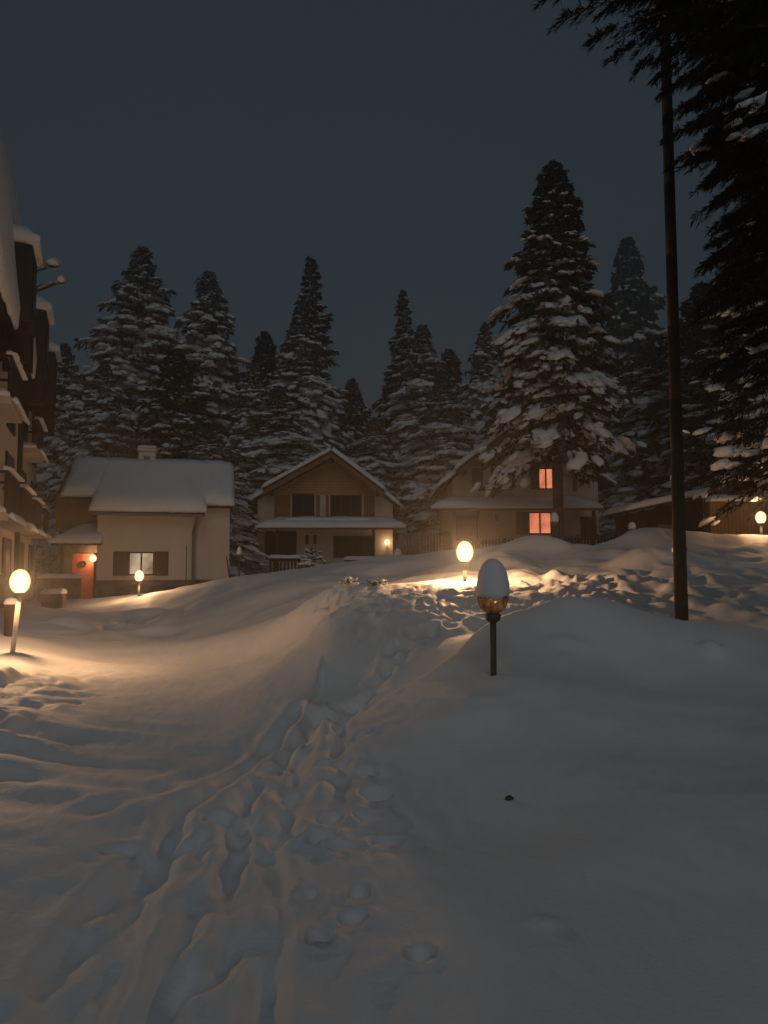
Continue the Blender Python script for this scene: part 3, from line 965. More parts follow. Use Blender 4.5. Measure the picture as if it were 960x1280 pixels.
# walls
def roof_z(y, dy=0.0):
    return 3.72 + (zr - 3.72) * (y - 32.4) / (yr - 32.4)
side = [(Y1, -0.3), (Y1, roof_z(Y1) - .10), (yr, zr - .10), (40.3, roof_z(2 * yr - 40.3) - .10), (40.3, -0.3)]
h1.put(MB().prism(side, xl, xm, 'x'), 'wall', M['plaster_pink'])
side2 = [(Y1 + .45, -0.3), (Y1 + .45, roof_z(Y1 + .45) - .10), (yr, zr - .102), (40.2, roof_z(2 * yr - 40.2) - .10), (40.2, -0.3)]
h1.put(MB().prism(side2, xm + .002, xr, 'x'), 'wall', M['plaster_pink'])
xd = wx(84, 690, Y1 + 1.2)
side3 = [(Y1 + 1.2, 3.0), (Y1 + 1.2, roof_z(Y1 + 1.2) - .10), (yr, zr - .104), (40.1, roof_z(2 * yr - 40.1) - .10), (40.1, -0.3), (Y1 + 1.9, -.3), (Y1 + 1.9, 3.0)]
h1.put(MB().prism(side3, xd, xl - .002, 'x'), 'wall', M['wood'])
# plinth
h1.put(MB().box(xl - .05, xm + .05, Y1 - .08, Y1 + .3, -.3, zp).box(xm + .052, xr + .06, Y1 + .37, Y1 + .7, -.3, zp), 'plinth', M['stone'])
# roof
def slab(x0, x1, ya, yb, th=.14):
    return sheet([(x0, ya, roof_z(ya)), (x1, ya, roof_z(ya))], [(x0, yb, roof_z(yb)), (x1, yb, roof_z(yb))], th)
x80, x115, x252, x298 = wx(82, 615, 34) + .45, wx(114, 640, 32.4), wx(251, 640, 32.4), wx(297, 633, 33.2)
x85, x287 = wx(84, 577, yr), wx(286, 586, yr) + .75
rf = MB()
rf.add(*slab(x115, x252, 32.4, yr))
rf.add(*slab(x80, x115 - .004, 33.55, yr))
rf.add(*slab(x252 + .004, x287 + .12, 32.95, yr))
vsb = sheet([(x80, yr + .004, zr), (x287 + .12, yr + .004, zr)], [(x80, 40.9, roof_z(2 * yr - 40.9)), (x287 + .12, 40.9, roof_z(2 * yr - 40.9))], .14)
rf.add(*vsb)
roof1 = h1.put(rf, 'roof', M['wood_dark'])
sn = MB()
def rp_(x, y):
    return (x, y, roof_z(y) + .145)
def sheetgrid(x0, x1, ya, yb, seed, nx, th=.34, over=.14):
    return snow_quad(rp_(x0, ya), rp_(x1, ya), rp_(x1, yb), rp_(x0, yb), th, seed=seed, nx=nx, ny=10, over=over)
sn.add(*sheetgrid(x115, x252, 32.4, yr, 3, 34))
sn.add(*sheetgrid(x80, x115 + .25, 33.6, yr, 4, 14))
sn.add(*sheetgrid(x252 - .25, x287 + .12, 33.0, yr, 5, 16))
sn.add(*snow_quad((x80, 40.9, roof_z(2 * yr - 40.9) + .145), (x287 + .1, 40.9, roof_z(2 * yr - 40.9) + .145), (x287 + .1, yr - .05, zr + .145), (x80, yr - .05, zr + .145), .34, seed=6, nx=30))
h1.put(sn, 'snow_layer', M['snow_roof'], roof1, smooth=True)
# chimney
cx0, cx1 = wx(196, 570, yr + .3), wx(219, 570, yr + .3)
ch = h1.put(MB().box(cx0 + .06, cx1 - .06, yr - .25, yr + .5, zr - .1, wz(566, yr)).box(cx0, cx1, yr - .32, yr + .57, wz(566, yr) + .002, wz(562, yr)), 'chimney', M['frame_white'], roof1, bevel=.02)
h1.put(MB().box(cx0 + .3, cx1 - .3, yr - .255, yr - .24, wz(578, yr), wz(572, yr)), 'vent', M['metal'], ch)
sc_ = snow_quad((cx0 + .03, yr - .3, wz(562, yr)), (cx1 - .03, yr - .3, wz(562, yr)), (cx1 - .03, yr + .55, wz(562, yr)), (cx0 + .03, yr + .55, wz(562, yr)), .16, seed=9, nx=8, ny=5, over=.02)
h1.put(MB().add(*sc_), 'snow_cap', M['snow_roof'], ch, smooth=True)
# gutter and downpipe
gt = MB().tube((x115, 32.32, 3.70), (x252, 32.32, 3.66), .06, n=8)
h1.put(gt, 'gutter', M['metal'])
xdp = wx(239, 690, Y1 - .1)
dp = MB().tube((xdp + .2, 32.34, 3.62), (xdp, Y1 - .09, 3.05), .045, n=8).tube((xdp, Y1 - .09, 3.06), (xdp, Y1 - .09, 0.3), .045, n=8)
h1.put(dp, 'downpipe', M['metal'])
h1.put(MB().tube((wx(232, 690, Y1), Y1 - .04, 2.4), (wx(232, 690, Y1), Y1 - .04, .6), .02, n=6), 'cable', M['metal'])
# window with shutters
wx0, wx1 = wx(162, 705, Y1), wx(193, 705, Y1)
wz0, wz1 = wz(719, Y1), wz(690, Y1)
window(h1, wx0, wx1, wz0, wz1, Y1, 'lit_pale', 'wood_dark', 1, label='lit window with pale curtains')
for a, b in ((wx(144, 705, Y1), wx0 - .01), (wx1 + .01, wx(210, 705, Y1))):
    h1.put(MB().box(a, b, Y1 - .05, Y1 - .004, wz0 - .02, wz1 + .02), 'shutter', M['shutter'], bevel=.01)
h1.put(MB().box(wx0 - .05, wx1 + .05, Y1 - .14, Y1 - .004, wz0 - .09, wz0 - .024), 'sill', M['frame_white'])
# entrance: porch wall, door, little roof
pd0, pd1 = wx(99, 715, Y1 + .5), wx(125, 715, Y1 + .5)
yd = Y1 + .5
pw = MB().box(wx(84, 715, yd + .2), pd0 - .02, yd, yd + .25, -.3, 2.45).box(pd0 - .02, xl, yd + .001, yd + .249, wz(692, yd) + .03, 2.45)
h1.put(pw, 'porch_wall', M['stone'])
dr = h1.put(MB().box(pd0, pd1 - .03, yd + .02, yd + .09, wz(748, yd), wz(692, yd)), 'door', M['door'], bevel=.01)
h1.put(MB().tube((pd0 + .12, yd + .01, .95), (pd0 + .12, yd - .06, .95), .025, n=8).tube((pd0 + .12, yd - .05, .95), (pd0 + .24, yd - .05, .95), .018, n=8), 'handle', M['metal_dark'], dr)
wreath = MB()
for k in range(16):
    a = 2 * pi * k / 16
    c_ = ((pd0 + pd1) / 2 + .10 * cos(a), yd - .01, 1.62 + .10 * sin(a))
    wreath.lathe([(0.0, -.035), (.035, -.015), (.035, .015), (.0, .035)], 6, c_, .3)
h1.put(wreath, 'wreath', M['needles'], dr)
pz = wz(682, Y1 - .5)
pr0, pr1 = wx(68, 682, Y1 - .5), wx(127, 682, Y1 - .5)
prf = sheet([(pr0, Y1 - .5, pz), (pr1, Y1 - .5, pz)], [(pr0 + .7, Y1 + 1.15, pz + .65), (pr1 - .1, Y1 + 1.15, pz + .65)], .1)
pro = h1.put(MB().add(*prf), 'porch_roof', M['wood_dark'])
h1.put(MB().add(*snow_quad((pr0, Y1 - .5, pz + .104), (pr1, Y1 - .5, pz + .104), (pr1 - .1, Y1 + 1.15, pz + .754), (pr0 + .9, Y1 + 1.15, pz + .754), .26, seed=12, nx=14, ny=7, over=.08)), 'snow_layer', M['snow_roof'], pro, smooth=True)
h1.put(MB().box(pr0 + .35, pr0 + .47, Y1 - .3, Y1 - .18, -.2, pz), 'porch_post', M['wood_dark'])
H1ROT = radians(12)
h1.r.rotation_euler = (0, 0, H1ROT)
def rot1(x, y):
    dx, dy = x - h1.o[0], y - h1.o[1]
    return (h1.o[0] + dx * cos(H1ROT) - dy * sin(H1ROT), h1.o[1] + dx * sin(H1ROT) + dy * cos(H1ROT))

# ------------------------------------------------------------------ gabled chalets
def chalet(h, Yf, apx, apy, lx, ly, rx, ry, in_l, in_r, wall_l, wall_r, base_z, can, seed, depth=8.0):
    """apex pixel, outer eave pixels, inner (projecting) eave px, wall px; can = canopy (l, r, top y, bottom y)"""
    ax = wx(apx, apy, Yf - 1.0); az = wz(apy, Yf - 1.0) - .25
    def plane(side, x):
        ex, ez = (EL if side < 0 else ER)
        t_ = (x - ax) / (ex - ax)
        return az + (ez - az) * t_
    EL = (wx(lx, ly, Yf - .2), wz(ly, Yf - .2) - .22)
    ER = (wx(rx, ry, Yf - .2), wz(ry, Yf - .2) - .22)
    il, ir = wx(in_l, 600, Yf - 1.0), wx(in_r, 600, Yf - 1.0)
    wl, wr = wx(wall_l, 640, Yf), wx(wall_r, 640, Yf)
    # walls
    cz0 = wz(can[3], Yf)
    pts = [(wl, cz0), (wl, plane(-1, wl) - .03), (ax, az - .03), (wr, plane(1, wr) - .03), (wr, cz0)]
    h.put(MB().prism(pts, Yf, Yf + depth - .3), 'upper_wall', M['plaster'])
    h.put(MB().box(wl + .001, wr - .001, Yf + .002, Yf + depth - .3, base_z - 1.2, cz0 - .003), 'lower_wall', M['plaster'])
    # gable boards
    gy = wz(619, Yf) if Yf > 38 else wz(583, Yf)
    gl = ax + (wl - ax) * .93; gr = ax + (wr - ax) * .93
    pl = [(gl, gy), (gl, plane(-1, gl) - .05), (ax, az - .06), (gr, plane(1, gr) - .05), (gr, gy)]
    if plane(-1, gl) - .05 < gy:
        # boards start where the roof plane meets the lintel line
        tL = (gy + .05 - az) / (EL[1] - az); tR = (gy + .05 - az) / (ER[1] - az)
        pl = [(ax + (EL[0] - ax) * tL, gy), (ax, az - .06), (ax + (ER[0] - ax) * tR, gy)]
    h.put(MB().prism(pl, Yf - .05, Yf - .003), 'gable_boards', M['wood_gable'])
    # roofs
    rf = MB()
    rf.add(*sheet([(EL[0], Yf - .2, EL[1]), (ax, Yf - .2, az), (ER[0], Yf - .2, ER[1])], [(EL[0], Yf + depth, EL[1]), (ax, Yf + depth, az), (ER[0], Yf + depth, ER[1])], .12))
    rf.add(*sheet([(il, Yf - 1.0, plane(-1, il) + .12), (ax, Yf - 1.0, az + .12), (ir, Yf - 1.0, plane(1, ir) + .12)],
                  [(il, Yf + .4, plane(-1, il) + .12), (ax, Yf + .4, az + .12), (ir, Yf + .4, plane(1, ir) + .12)], .13))
    ro = h.put(rf, 'roof', M['wood_dark'])
    sn = MB()
    for sgn, E, inn in ((-1, EL, il), (1, ER, ir)):
        a0 = (E[0], Yf - .2, E[1] + .125); a1 = (E[0], Yf + depth, E[1] + .125)
        b0 = (ax, Yf - .2, az + .125); b1 = (ax, Yf + depth, az + .125)
        sn.add(*snow_quad(a0, a1, b1, b0, .24, seed=seed + sgn, nx=18, ny=12, over=.08))
        zi = plane(sgn, inn) + .255
        sn.add(*snow_quad((inn, Yf - 1.02, zi), (inn, Yf + .5, zi), (ax, Yf + .5, az + .255), (ax, Yf - 1.02, az + .255), .24, seed=seed + 3 + sgn, nx=8, ny=16, over=.06))
    h.put(sn, 'snow_layer', M['snow_roof'], ro, smooth=True)
    # fascia boards
    fb = MB()
    for (ex, ez) in ((il, plane(-1, il)), (ir, plane(1, ir))):
        fb.add(*sheet([(ex, Yf - 1.05, ez - .12), (ax, Yf - 1.05, az - .12)], [(ex, Yf - 1.003, ez - .12), (ax, Yf - 1.003, az - .12)], .24))
    h.put(fb, 'fascia', M['wood'], ro)
    # rafters / struts under the overhang
    for xx in (il + .35, ir - .35, ax):
        sd = -1 if xx < ax else 1
        h.put(MB().box(xx - .07, xx + .07, Yf - .95, Yf + .0, plane(sd, xx) - .26, plane(sd, xx) - .08), 'rafter', M['wood_dark'])
    # canopy over the ground floor
    cl, cr, cty, cby = can
    c0, c1 = wx(cl, cby, Yf - 1.7), wx(cr, cby, Yf - 1.7)
    zc = wz(cby, Yf - 1.7)
    zt = zc + .42
    ca = h.put(MB().add(*sheet([(c0, Yf - 1.7, zc), (c1, Yf - 1.7, zc)], [(c0 + .5, Yf - .002, zt), (c1 - .5, Yf - .002, zt)], .1)), 'canopy', M['wood'])
    h.put(MB().add(*snow_quad((c0, Yf - 1.7, zc + .104), (c1, Yf - 1.7, zc + .104), (c1 - .8, Yf - .01, zt + .104), (c0 + .8, Yf - .01, zt + .104), .26, seed=seed + 8, nx=34, ny=8, over=.1)), 'snow_layer', M['snow_roof'], ca, smooth=True)
    return ax, az, plane, zc

def panel(h, Yf, x0, x1, y0, y1, name, m, pr=.04, label=None):
    a = wx(x0, 640, Yf); b = wx(x1, 640, Yf)
    o = h.put(MB().box(a, b, Yf - pr, Yf - .004, wz(y1, Yf), wz(y0, Yf)), name, M[m], bevel=.008)
    if label:
        o['label'] = label
    return o

Y2 = 40.0
h2 = House(thing('gabled_house', 'middle brown gabled house with snowy canopy and one lit wall lamp', 'house', (wx(415, 700, Y2), Y2, .9)))
ax2, az2, pl2, zc2 = chalet(h2, Y2, 414, 563, 304, 628, 500, 630, 329, 480, 322, 491, 1.0, (321, 508, 645, 662), 40)
def win2(h, Yf, x0, x1, y0, y1, glass, fr, mu=1, label=None):
    return window(h, wx(x0, 640, Yf), wx(x1, 640, Yf), wz(y1, Yf), wz(y0, Yf), Yf - .012, glass, fr, mu, label=label)
win2(h2, Y2, 365, 393, 617, 647, 'glass_dark', 'wood_dark', 1)
win2(h2, Y2, 413, 452, 619, 648, 'glass_dark', 'wood_dark', 2)
for a, b in ((343, 363), (455, 468), (395, 400), (407, 411)):
    panel(h2, Y2, a, b, 619.5, 648, 'wood_panel', 'wood', .045)
panel(h2, Y2, 332, 371, 664, 696, 'veranda_panel', 'wood_dark', .07)  # dark panel added in place of the shaded open veranda recess
win2(h2, Y2, 417, 467, 670, 697, 'glass_dark', 'wood_dark', 3)  # dark panes imitate the shade of another open veranda recess
for a in (384, 394):
    panel(h2, Y2, a - 2, a + 2, 669, 680, 'niche', 'wood_dark', .03)
for a in (347, 467):
    xx = wx(a, 640, Y2 - 1.5)
    h2.put(MB().box(xx - .07, xx + .07, Y2 - 1.55, Y2 - 1.41, .6, zc2), 'post', M['wood_dark'])
# balcony rail above the canopy
rx0, rx1 = wx(358, 648, Y2 - .9), wx(462, 648, Y2 - .9)
rz = wz(651, Y2 - .9)
ra = MB().box(rx0, rx1, Y2 - .95, Y2 - .88, rz - .08, rz)
for k in range(11):
    xx = rx0 + (rx1 - rx0) * (k + .5) / 11
    ra.box(xx - .03, xx + .03, Y2 - .94, Y2 - .89, zc2 + .3, rz - .082)
rail = h2.put(ra, 'balcony_rail', M['wood'])
h2.put(MB().add(*snow_quad((rx0, Y2 - 1.03, rz + .003), (rx1, Y2 - 1.03, rz + .003), (rx1, Y2 - .78, rz + .003), (rx0, Y2 - .78, rz + .003), .15, seed=71, nx=30, ny=4, over=.02)), 'snow_cap', M['snow_roof'], rail, smooth=True)

# low walls with snowy tops in front of the middle house
for (a, b, yy, Yd, lb) in ((336, 402, 698, 37.2, 'low dark fence with a snow-capped top rail left of the small snowy bush'),
                          (430, 493, 700, 37.0, 'low dark fence with a snow-capped top rail under the lit wall lamp')):
    x0, x1 = wx(a, yy, Yd), wx(b, yy, Yd)
    z1 = wz(yy, Yd)
    zg = min(gz(x0, Yd), gz(x1, Yd)) - .3
    fe = thing('fence', lb, 'fence', (x0, Yd, zg), 'low fences before the middle house')
    hh = House(fe)
    mb = MB().box(x0, x1, Yd - .03, Yd + .03, z1 - .14, z1)
    hh.put(mb, 'top_rail', M['wood_dark'])
    mb = MB()
    n = int((x1 - x0) / .16)
    for k in range(n):
        xx = x0 + (x1 - x0) * (k + .5) / n
        mb.box(xx - .055, xx + .055, Yd + .034, Yd + .06, zg, z1 - .02)
    hh.put(mb, 'pickets', M['wood_dark'])
    hh.put(MB().add(*snow_quad((x0, Yd - .12, z1 + .002), (x1, Yd - .12, z1 + .002), (x1, Yd + .14, z1 + .002), (x0, Yd + .14, z1 + .002), .17, seed=int(a), nx=24, ny=4, over=.02)), 'snow_cap', M['snow_roof'], smooth=True)

Y3 = 36.0
h3 = House(thing('gabled_house', 'gabled house on the right with two red lit windows, half hidden by the tallest spruce', 'house', (wx(655, 690, Y3), Y3, 1.9)))
ax3, az3, pl3, zc3 = chalet(h3, Y3, 655, 521, 548, 606, 768, 602, 572, 742, 566, 748, 1.9, (541, 754, 612, 638), 60)
win2(h3, Y3, 673, 692, 585, 612, 'lit_red', 'wood_dark', 1, 'lit upper window glowing red')
panel(h3, Y3, 664, 672.5, 584, 612, 'shutter', 'shutter', .05)
win2(h3, Y3, 660, 689, 640, 668, 'lit_red', 'wood_dark', 1, 'lit ground floor window glowing red')
panel(h3, Y3, 645, 659.5, 640, 668, 'shutter', 'shutter', .05)
panel(h3, Y3, 690, 701, 641, 668, 'shutter', 'shutter', .05)
for a in (609, 621):
    panel(h3, Y3, a - 2, a + 2, 643, 651, 'niche', 'wood_dark', .03)
for a, b in ((590, 604), (614, 630), (716, 722)):
    panel(h3, Y3, a, b, 585, 614, 'wood_panel', 'wood', .045)
panel(h3, Y3, 570, 598, 645, 676, 'veranda_panel', 'wood', .07)
win2(h3, Y3, 725, 745, 646, 672, 'glass_dark', 'wood_dark', 1)
for a in (598, 742):
    xx = wx(a, 640, Y3 - 1.5)
    h3.put(MB().box(xx - .07, xx + .07, Y3 - 1.55, Y3 - 1.41, 1.6, zc3), 'post', M['wood_dark'])

def picket_fence(label, p0, p1, ztop0, ztop1, group, m='wood_dark', step=.14, snow=.0):
    fe = thing('fence', label, 'fence', (p0[0], p0[1], 0), group)
    hh = House(fe)
    L = math.hypot(p1[0] - p0[0], p1[1] - p0[1])
    n = int(L / step)
    mb = MB()
    for k in range(n):
        f = (k + .5) / n
        x_ = p0[0] + (p1[0] - p0[0]) * f; y_ = p0[1] + (p1[1] - p0[1]) * f
        zt_ = ztop0 + (ztop1 - ztop0) * f
        zz = gz(x_, y_)
        mb.box(x_ - .05, x_ + .05, y_ - .012, y_ + .012, zz - .4, zt_ + .03 * sin(k * 3.1))
    hh.put(mb, 'pickets', M[m])
    mb = MB()
    for dz in (.15, .65):
        mb.tube((p0[0], p0[1] + .04, ztop0 - dz), (p1[0], p1[1] + .04, ztop1 - dz), .035, n=6)
    hh.put(mb, 'rails', M[m])
    for k in range(0, 5):
        f = k / 4
        x_ = p0[0] + (p1[0] - p0[0]) * f; y_ = p0[1] + (p1[1] - p0[1]) * f
        zt_ = ztop0 + (ztop1 - ztop0) * f
        hh.put(MB().box(x_ - .06, x_ + .06, y_ + .08, y_ + .2, gz(x_, y_) - .4, zt_ + .05), 'post', M[m])
    return fe
a_, b_ = W(585, 676, 33), W(770, 668, 33)
picket_fence('dark picket fence below the lit windows of the right gabled house', a_[:2], b_[:2], a_[2], b_[2], None)
a_, b_ = W(500, 668, 37.5), W(578, 664, 37.5)
picket_fence('brown board fence between the two gabled houses', a_[:2], b_[:2], a_[2], b_[2], None, 'wood')

# ------------------------------------------------------------------ shed and wall on the right
Y4 = 27.0
h4 = House(thing('shed', 'dark shed with a slanted snowy roof behind the wooden pole', 'shed', (wx(840, 670, Y4), Y4, 2.2)))
sx0, sx1 = wx(782, 640, Y4), wx(886, 618, Y4)
sz0, sz1 = wz(642, Y4) , wz(620, Y4)
h4.put(MB().prism([(sx0 + .35, 1.4), (sx0 + .35, sz0 + .0), (sx1 - .1, sz1 - .04), (sx1 - .1, 1.4)], Y4 + .3, Y4 + 2.4), 'wall', M['wood_dark'])
ro = h4.put(MB().add(*sheet([(sx0, Y4 - .3, sz0), (sx1, Y4 - .3, sz1)], [(sx0, Y4 + 2.6, sz0), (sx1, Y4 + 2.6, sz1)], .09)), 'roof', M['wood_dark'])
h4.put(MB().add(*snow_quad((sx0, Y4 - .3, sz0 + .094), (sx0, Y4 + 2.6, sz0 + .094), (sx1, Y4 + 2.6, sz1 + .094), (sx1, Y4 - .3, sz1 + .094), .22, seed=91, nx=12, ny=16, over=.05)), 'snow_layer', M['snow_roof'], ro, smooth=True)
h4.put(MB().box(sx1 - .16, sx1 - .02, Y4 - .1, Y4 + .05, 1.6, sz1), 'post', M['wood'])
h4.put(MB().box(sx0 + 1.2, sx0 + 2.0, Y4 + .24, Y4 + .296, 1.8, 3.0), 'door', M['wood'])
# dark garden wall to the right with snowy top
Y5 = 24.5
h5 = House(thing('garden_wall', 'dark wooden garden wall behind the lit lamp at the right edge', 'wall', (wx(930, 670, Y5), Y5, 2.2)))
gx0, gx1 = wx(888, 640, Y5), wx(1010, 640, Y5)
h5.put(MB().box(gx0, gx1, Y5, Y5 + .2, 1.5, wz(627, Y5)), 'boards', M['wood'])
h5.put(MB().add(*snow_quad((gx0, Y5 - .1, wz(627, Y5) + .003), (gx1, Y5 - .1, wz(627, Y5) + .003), (gx1, Y5 + .35, wz(627, Y5) + .003), (gx0, Y5 + .35, wz(627, Y5) + .003), .2, seed=95, nx=24, ny=5, over=.03)), 'snow_cap', M['snow_roof'], smooth=True)

# ------------------------------------------------------------------ tall hotel on the left
HX0 = -2.9
def fx(y, out=0.0):
    """x of the facade line at depth y, pushed out towards the yard by out"""
    return HX0 - 0.37 * y + out
h6r = thing('hotel_building', 'tall cream hotel with dark dormers and snowy balconies at the left edge', 'building', (fx(24), 24, 0))
FD = np.array([-0.37, 1.0]) / math.hypot(.37, 1)     # along the facade, away from the camera
FN = np.array([FD[1], -FD[0]])                        # towards the yard
HY0 = 16.4
O6 = np.array([fx(HY0), HY0])
def hb_(mb, s0, s1, n0, n1, z0, z1):
    """box in facade coordinates: s along, n outward"""
    c = [O6 + FD * s + FN * n for s, n in ((s0, n0), (s1, n0), (s1, n1), (s0, n1))]
    vs = [(*q, z0) for q in c] + [(*q, z1) for q in c]
    return mb.add(vs, [(0, 1, 2, 3), (4, 7, 6, 5), (0, 4, 5, 1), (1, 5, 6, 2), (2, 6, 7, 3), (3, 7, 4, 0)])
def hp_(mb, prof, s0, s1):
    """profile in (n, z), extruded along the facade"""
    n = len(prof)
    vs = []
    for s in (s0, s1):
        for (a, z) in prof:
            q = O6 + FD * s + FN * a
            vs.append((*q, z))
    fs = [tuple(range(n)), tuple(range(2 * n - 1, n - 1, -1))] + [(i, i + n, (i + 1) % n + n, (i + 1) % n) for i in range(n)]
    return mb.add(vs, fs)
h6 = House(h6r)
SE = (34.0 - HY0) * math.hypot(.37, 1)     # length to the far end
EZ = 8.0
h6.put(hb_(MB(), 0, SE, -10, 0, -.5, EZ), 'wall', M['plaster'])
h6.put(hb_(MB(), -.03, SE + .03, -.3, .06, -.5, 1.3), 'plinth', M['stone'])
# steep mansard
h6roof = h6.put(hp_(MB(), [(.35, EZ + .004), (.35, EZ + .15), (-.15, 12.8), (-4, 13.7), (-10, 13.7), (-10, EZ + .004)], 0, SE), 'roof', M['roof'])
# snow blanket over the mansard, lumpy
def fpt(s, n, z):
    q = O6 + FD * s + FN * n
    return (q[0], q[1], z)
sn = MB()
sn.add(*snow_quad(fpt(0, .38, EZ + .16), fpt(SE, .38, EZ + .16), fpt(SE, -.13, 12.85), fpt(0, -.13, 12.85), .20, seed=101, nx=60, ny=12, over=.12, jag=.2))
sn.add(*snow_quad(fpt(0, -.12, 12.82), fpt(SE, -.12, 12.82), fpt(SE, -4, 13.75), fpt(0, -4, 13.75), .35, seed=102, nx=50, ny=6, over=.1))
h6.put(sn, 'snow_layer', M['snow_roof'], h6roof, smooth=True)
def s_at(y):
    return (y - HY0) * math.hypot(.37, 1)
for k, (yy, wd_) in enumerate([(20.3, 1.6), (25.8, 1.6), (31.0, 1.6)]):
    s = s_at(yy)
    zt = 10.35
    d = h6.put(hb_(MB(), s, s + wd_, -1.6, .8, EZ + .2, zt), 'dormer', M['roof'])
    g = hb_(MB(), s + .3, s + wd_ - .3, .804, .83, EZ + .7, zt - .5)
    h6.put(g, 'pane', M['glass_dark'], d)
    dsn = MB().add(*snow_quad(fpt(s - .1, .88, zt + .003), fpt(s + wd_ + .1, .88, zt + .003), fpt(s + wd_ + .1, -1.6, zt + .25), fpt(s - .1, -1.6, zt + .25), .55, seed=110 + k, nx=14, ny=9, over=.06))
    h6.put(dsn, 'snow_cap', M['snow_roof'], d, smooth=True)
    # hanging timber brackets below the dormer
    h6.put(hb_(MB(), s + .1, s + .3, .004, .78, EZ - .9, EZ + .195), 'bracket', M['wood_dark'])
    h6.put(hb_(MB(), s + wd_ - .3, s + wd_ - .1, .004, .78, EZ - .9, EZ + .195), 'bracket', M['wood_dark'])
# facade timbers, windows, shutters, balconies on two floors
for k, yy in enumerate([18.6, 22.8, 27.0, 31.2]):
    s = s_at(yy)
    for j, (zb_, zh) in enumerate(((0.9, 1.5), (2.9, 2.1), (5.75, 1.9))):
        w_ = MB()
        hb_(w_, s + .5, s + 1.7, .004, .05, zb_, zb_ + zh)
        wo_ = h6.put(w_, 'window', M['wood_dark'])
        h6.put(hb_(hb_(MB(), s + .57, s + 1.07, .052, .06, zb_ + .08, zb_ + zh - .08), s + 1.13, s + 1.63, .052, .06, zb_ + .08, zb_ + zh - .08), 'pane', M['glass_dark'], wo_)
        for (c, d) in ((s + .05, s + .48), (s + 1.72, s + 2.15)):
            h6.put(hb_(MB(), c, d, .004, .06, zb_, zb_ + zh), 'shutter', M['shutter'])
    for zf in (2.65, 5.5):
        if zf > 5 and k % 2 == 1:
            continue
        bal = h6.put(hb_(MB(), s - .3, s + 2.5, .004, .62, zf, zf + .18), 'balcony', M['plaster'])
        rl = MB()
        hb_(rl, s - .3, s + 2.5, .54, .60, zf + 1.15, zf + 1.22)
        for q in range(16):
            ss_ = s - .25 + q * 2.7 / 15
            hb_(rl, ss_ - .03, ss_ + .03, .55, .59, zf + .183, zf + 1.147)
        for q in (s - .3, s + 2.45):
            hb_(rl, q, q + .05, .004, .538, zf + 1.15, zf + 1.22)
        h6.put(rl, 'railing', M['wood_dark'], bal)
        sn = MB()
        sn.add(*snow_quad(fpt(s - .3, .68, zf + 1.223), fpt(s + 2.5, .68, zf + 1.223), fpt(s + 2.5, .46, zf + 1.223), fpt(s - .3, .46, zf + 1.223), .12, seed=130 + k, nx=18, ny=4, over=.02))
        sn.add(*snow_quad(fpt(s - .3, .53, zf + .185), fpt(s + 2.5, .53, zf + .185), fpt(s + 2.5, .1, zf + .185), fpt(s - .3, .1, zf + .185), .24, seed=140 + k, nx=16, ny=5, over=.02))
        sn.add(*snow_quad(fpt(s - .3, .74, zf + .0), fpt(s + 2.5, .74, zf + .0), fpt(s + 2.5, .605, zf + .1), fpt(s - .3, .605, zf + .1), .14, seed=150 + k, nx=16, ny=4, over=.02))
        h6.put(sn, 'snow_cap', M['snow_roof'], bal, smooth=True)
for yy in (17.9, 26.2):
    s = s_at(yy)
    h6.put(hb_(MB(), s - .12, s + .12, .004, .16, .2, EZ - .02), 'timber_post', M['wood_dark'])
h6.put(hb_(MB(), 0, SE, .004, .12, EZ - .3, EZ - .02), 'eave_board', M['wood_dark'])
# satellite dishes on the second dormer: arm and dish are one thing each
def dish(px, py, Yd, r, label, tilt):
    c = W(px, py, Yd)
    o = thing('satellite_dish', label, 'satellite dish', c, 'satellite dishes on the hotel')
    mb = MB()
    prof = [(0.02, -.10), (r * .5, -.07), (r * .85, -.01), (r, .05), (r * .97, .06), (r * .8, .0), (r * .4, -.05), (.02, -.07)]
    mb.lathe(prof, 18)
    q = mb.build('reflector', M['metal_pale'], o, smooth=True)
    q.rotation_euler = tilt
    q2 = MB().lathe([(0.02, .0), (r * .6, .02), (r * .8, .07), (r * .5, .16), (.02, .2)], 14, (0, 0, -.04), .2).build('snow_cap', M['snow_roof'], o, smooth=True)
    q2.rotation_euler = (tilt[0] * .4, tilt[1] * .4, 0)
    return o
d1 = dish(66, 330, 22.0, .24, 'upper snow-filled satellite dish sticking out from the hotel dormer', (radians(60), radians(35), 0))
c1 = d1.location
q = np.array(fpt(s_at(22.0) + .2, .5, 10.2))
MB().tube((0, 0, -.05), (q[0] - c1[0], q[1] - c1[1], q[2] - c1[2]), .03, n=8).build('arm', M['metal'], d1)
d2 = dish(76, 351, 21.6, .16, 'lower satellite dish on a long snow-topped arm from the hotel dormer', (radians(80), radians(40), 0))
c2 = d2.location
q = np.array(fpt(s_at(22.0) + .2, .5, 9.55))
v2 = (q[0] - c2[0], q[1] - c2[1], q[2] - c2[2])
MB().tube((0, 0, -.02), v2, .035, n=8).tube((v2[0] * .95, v2[1] * .95, v2[2]), (v2[0] * .95, v2[1] * .95, v2[2] + .8), .03, n=8).build('arm', M['metal'], d2)
MB().lathe([(0.02, -1), (.6, -.8), (1, 0), (.6, .8), (.02, 1)], 10).build('snow_clumps', M['snow_roof'], d2, smooth=True)
sl_o = [o for o in bpy.data.objects if o.parent == d2 and o.name.startswith('snow_clumps')][0]
sl_o.scale = (.075, .075, .36)
dv = np.array(v2); 
from mathutils import Vector
sl_o.rotation_euler = Vector(dv).to_track_quat('Z', 'Y').to_euler()
sl_o.location = tuple(dv * .5 + np.array([0, 0, .08]))

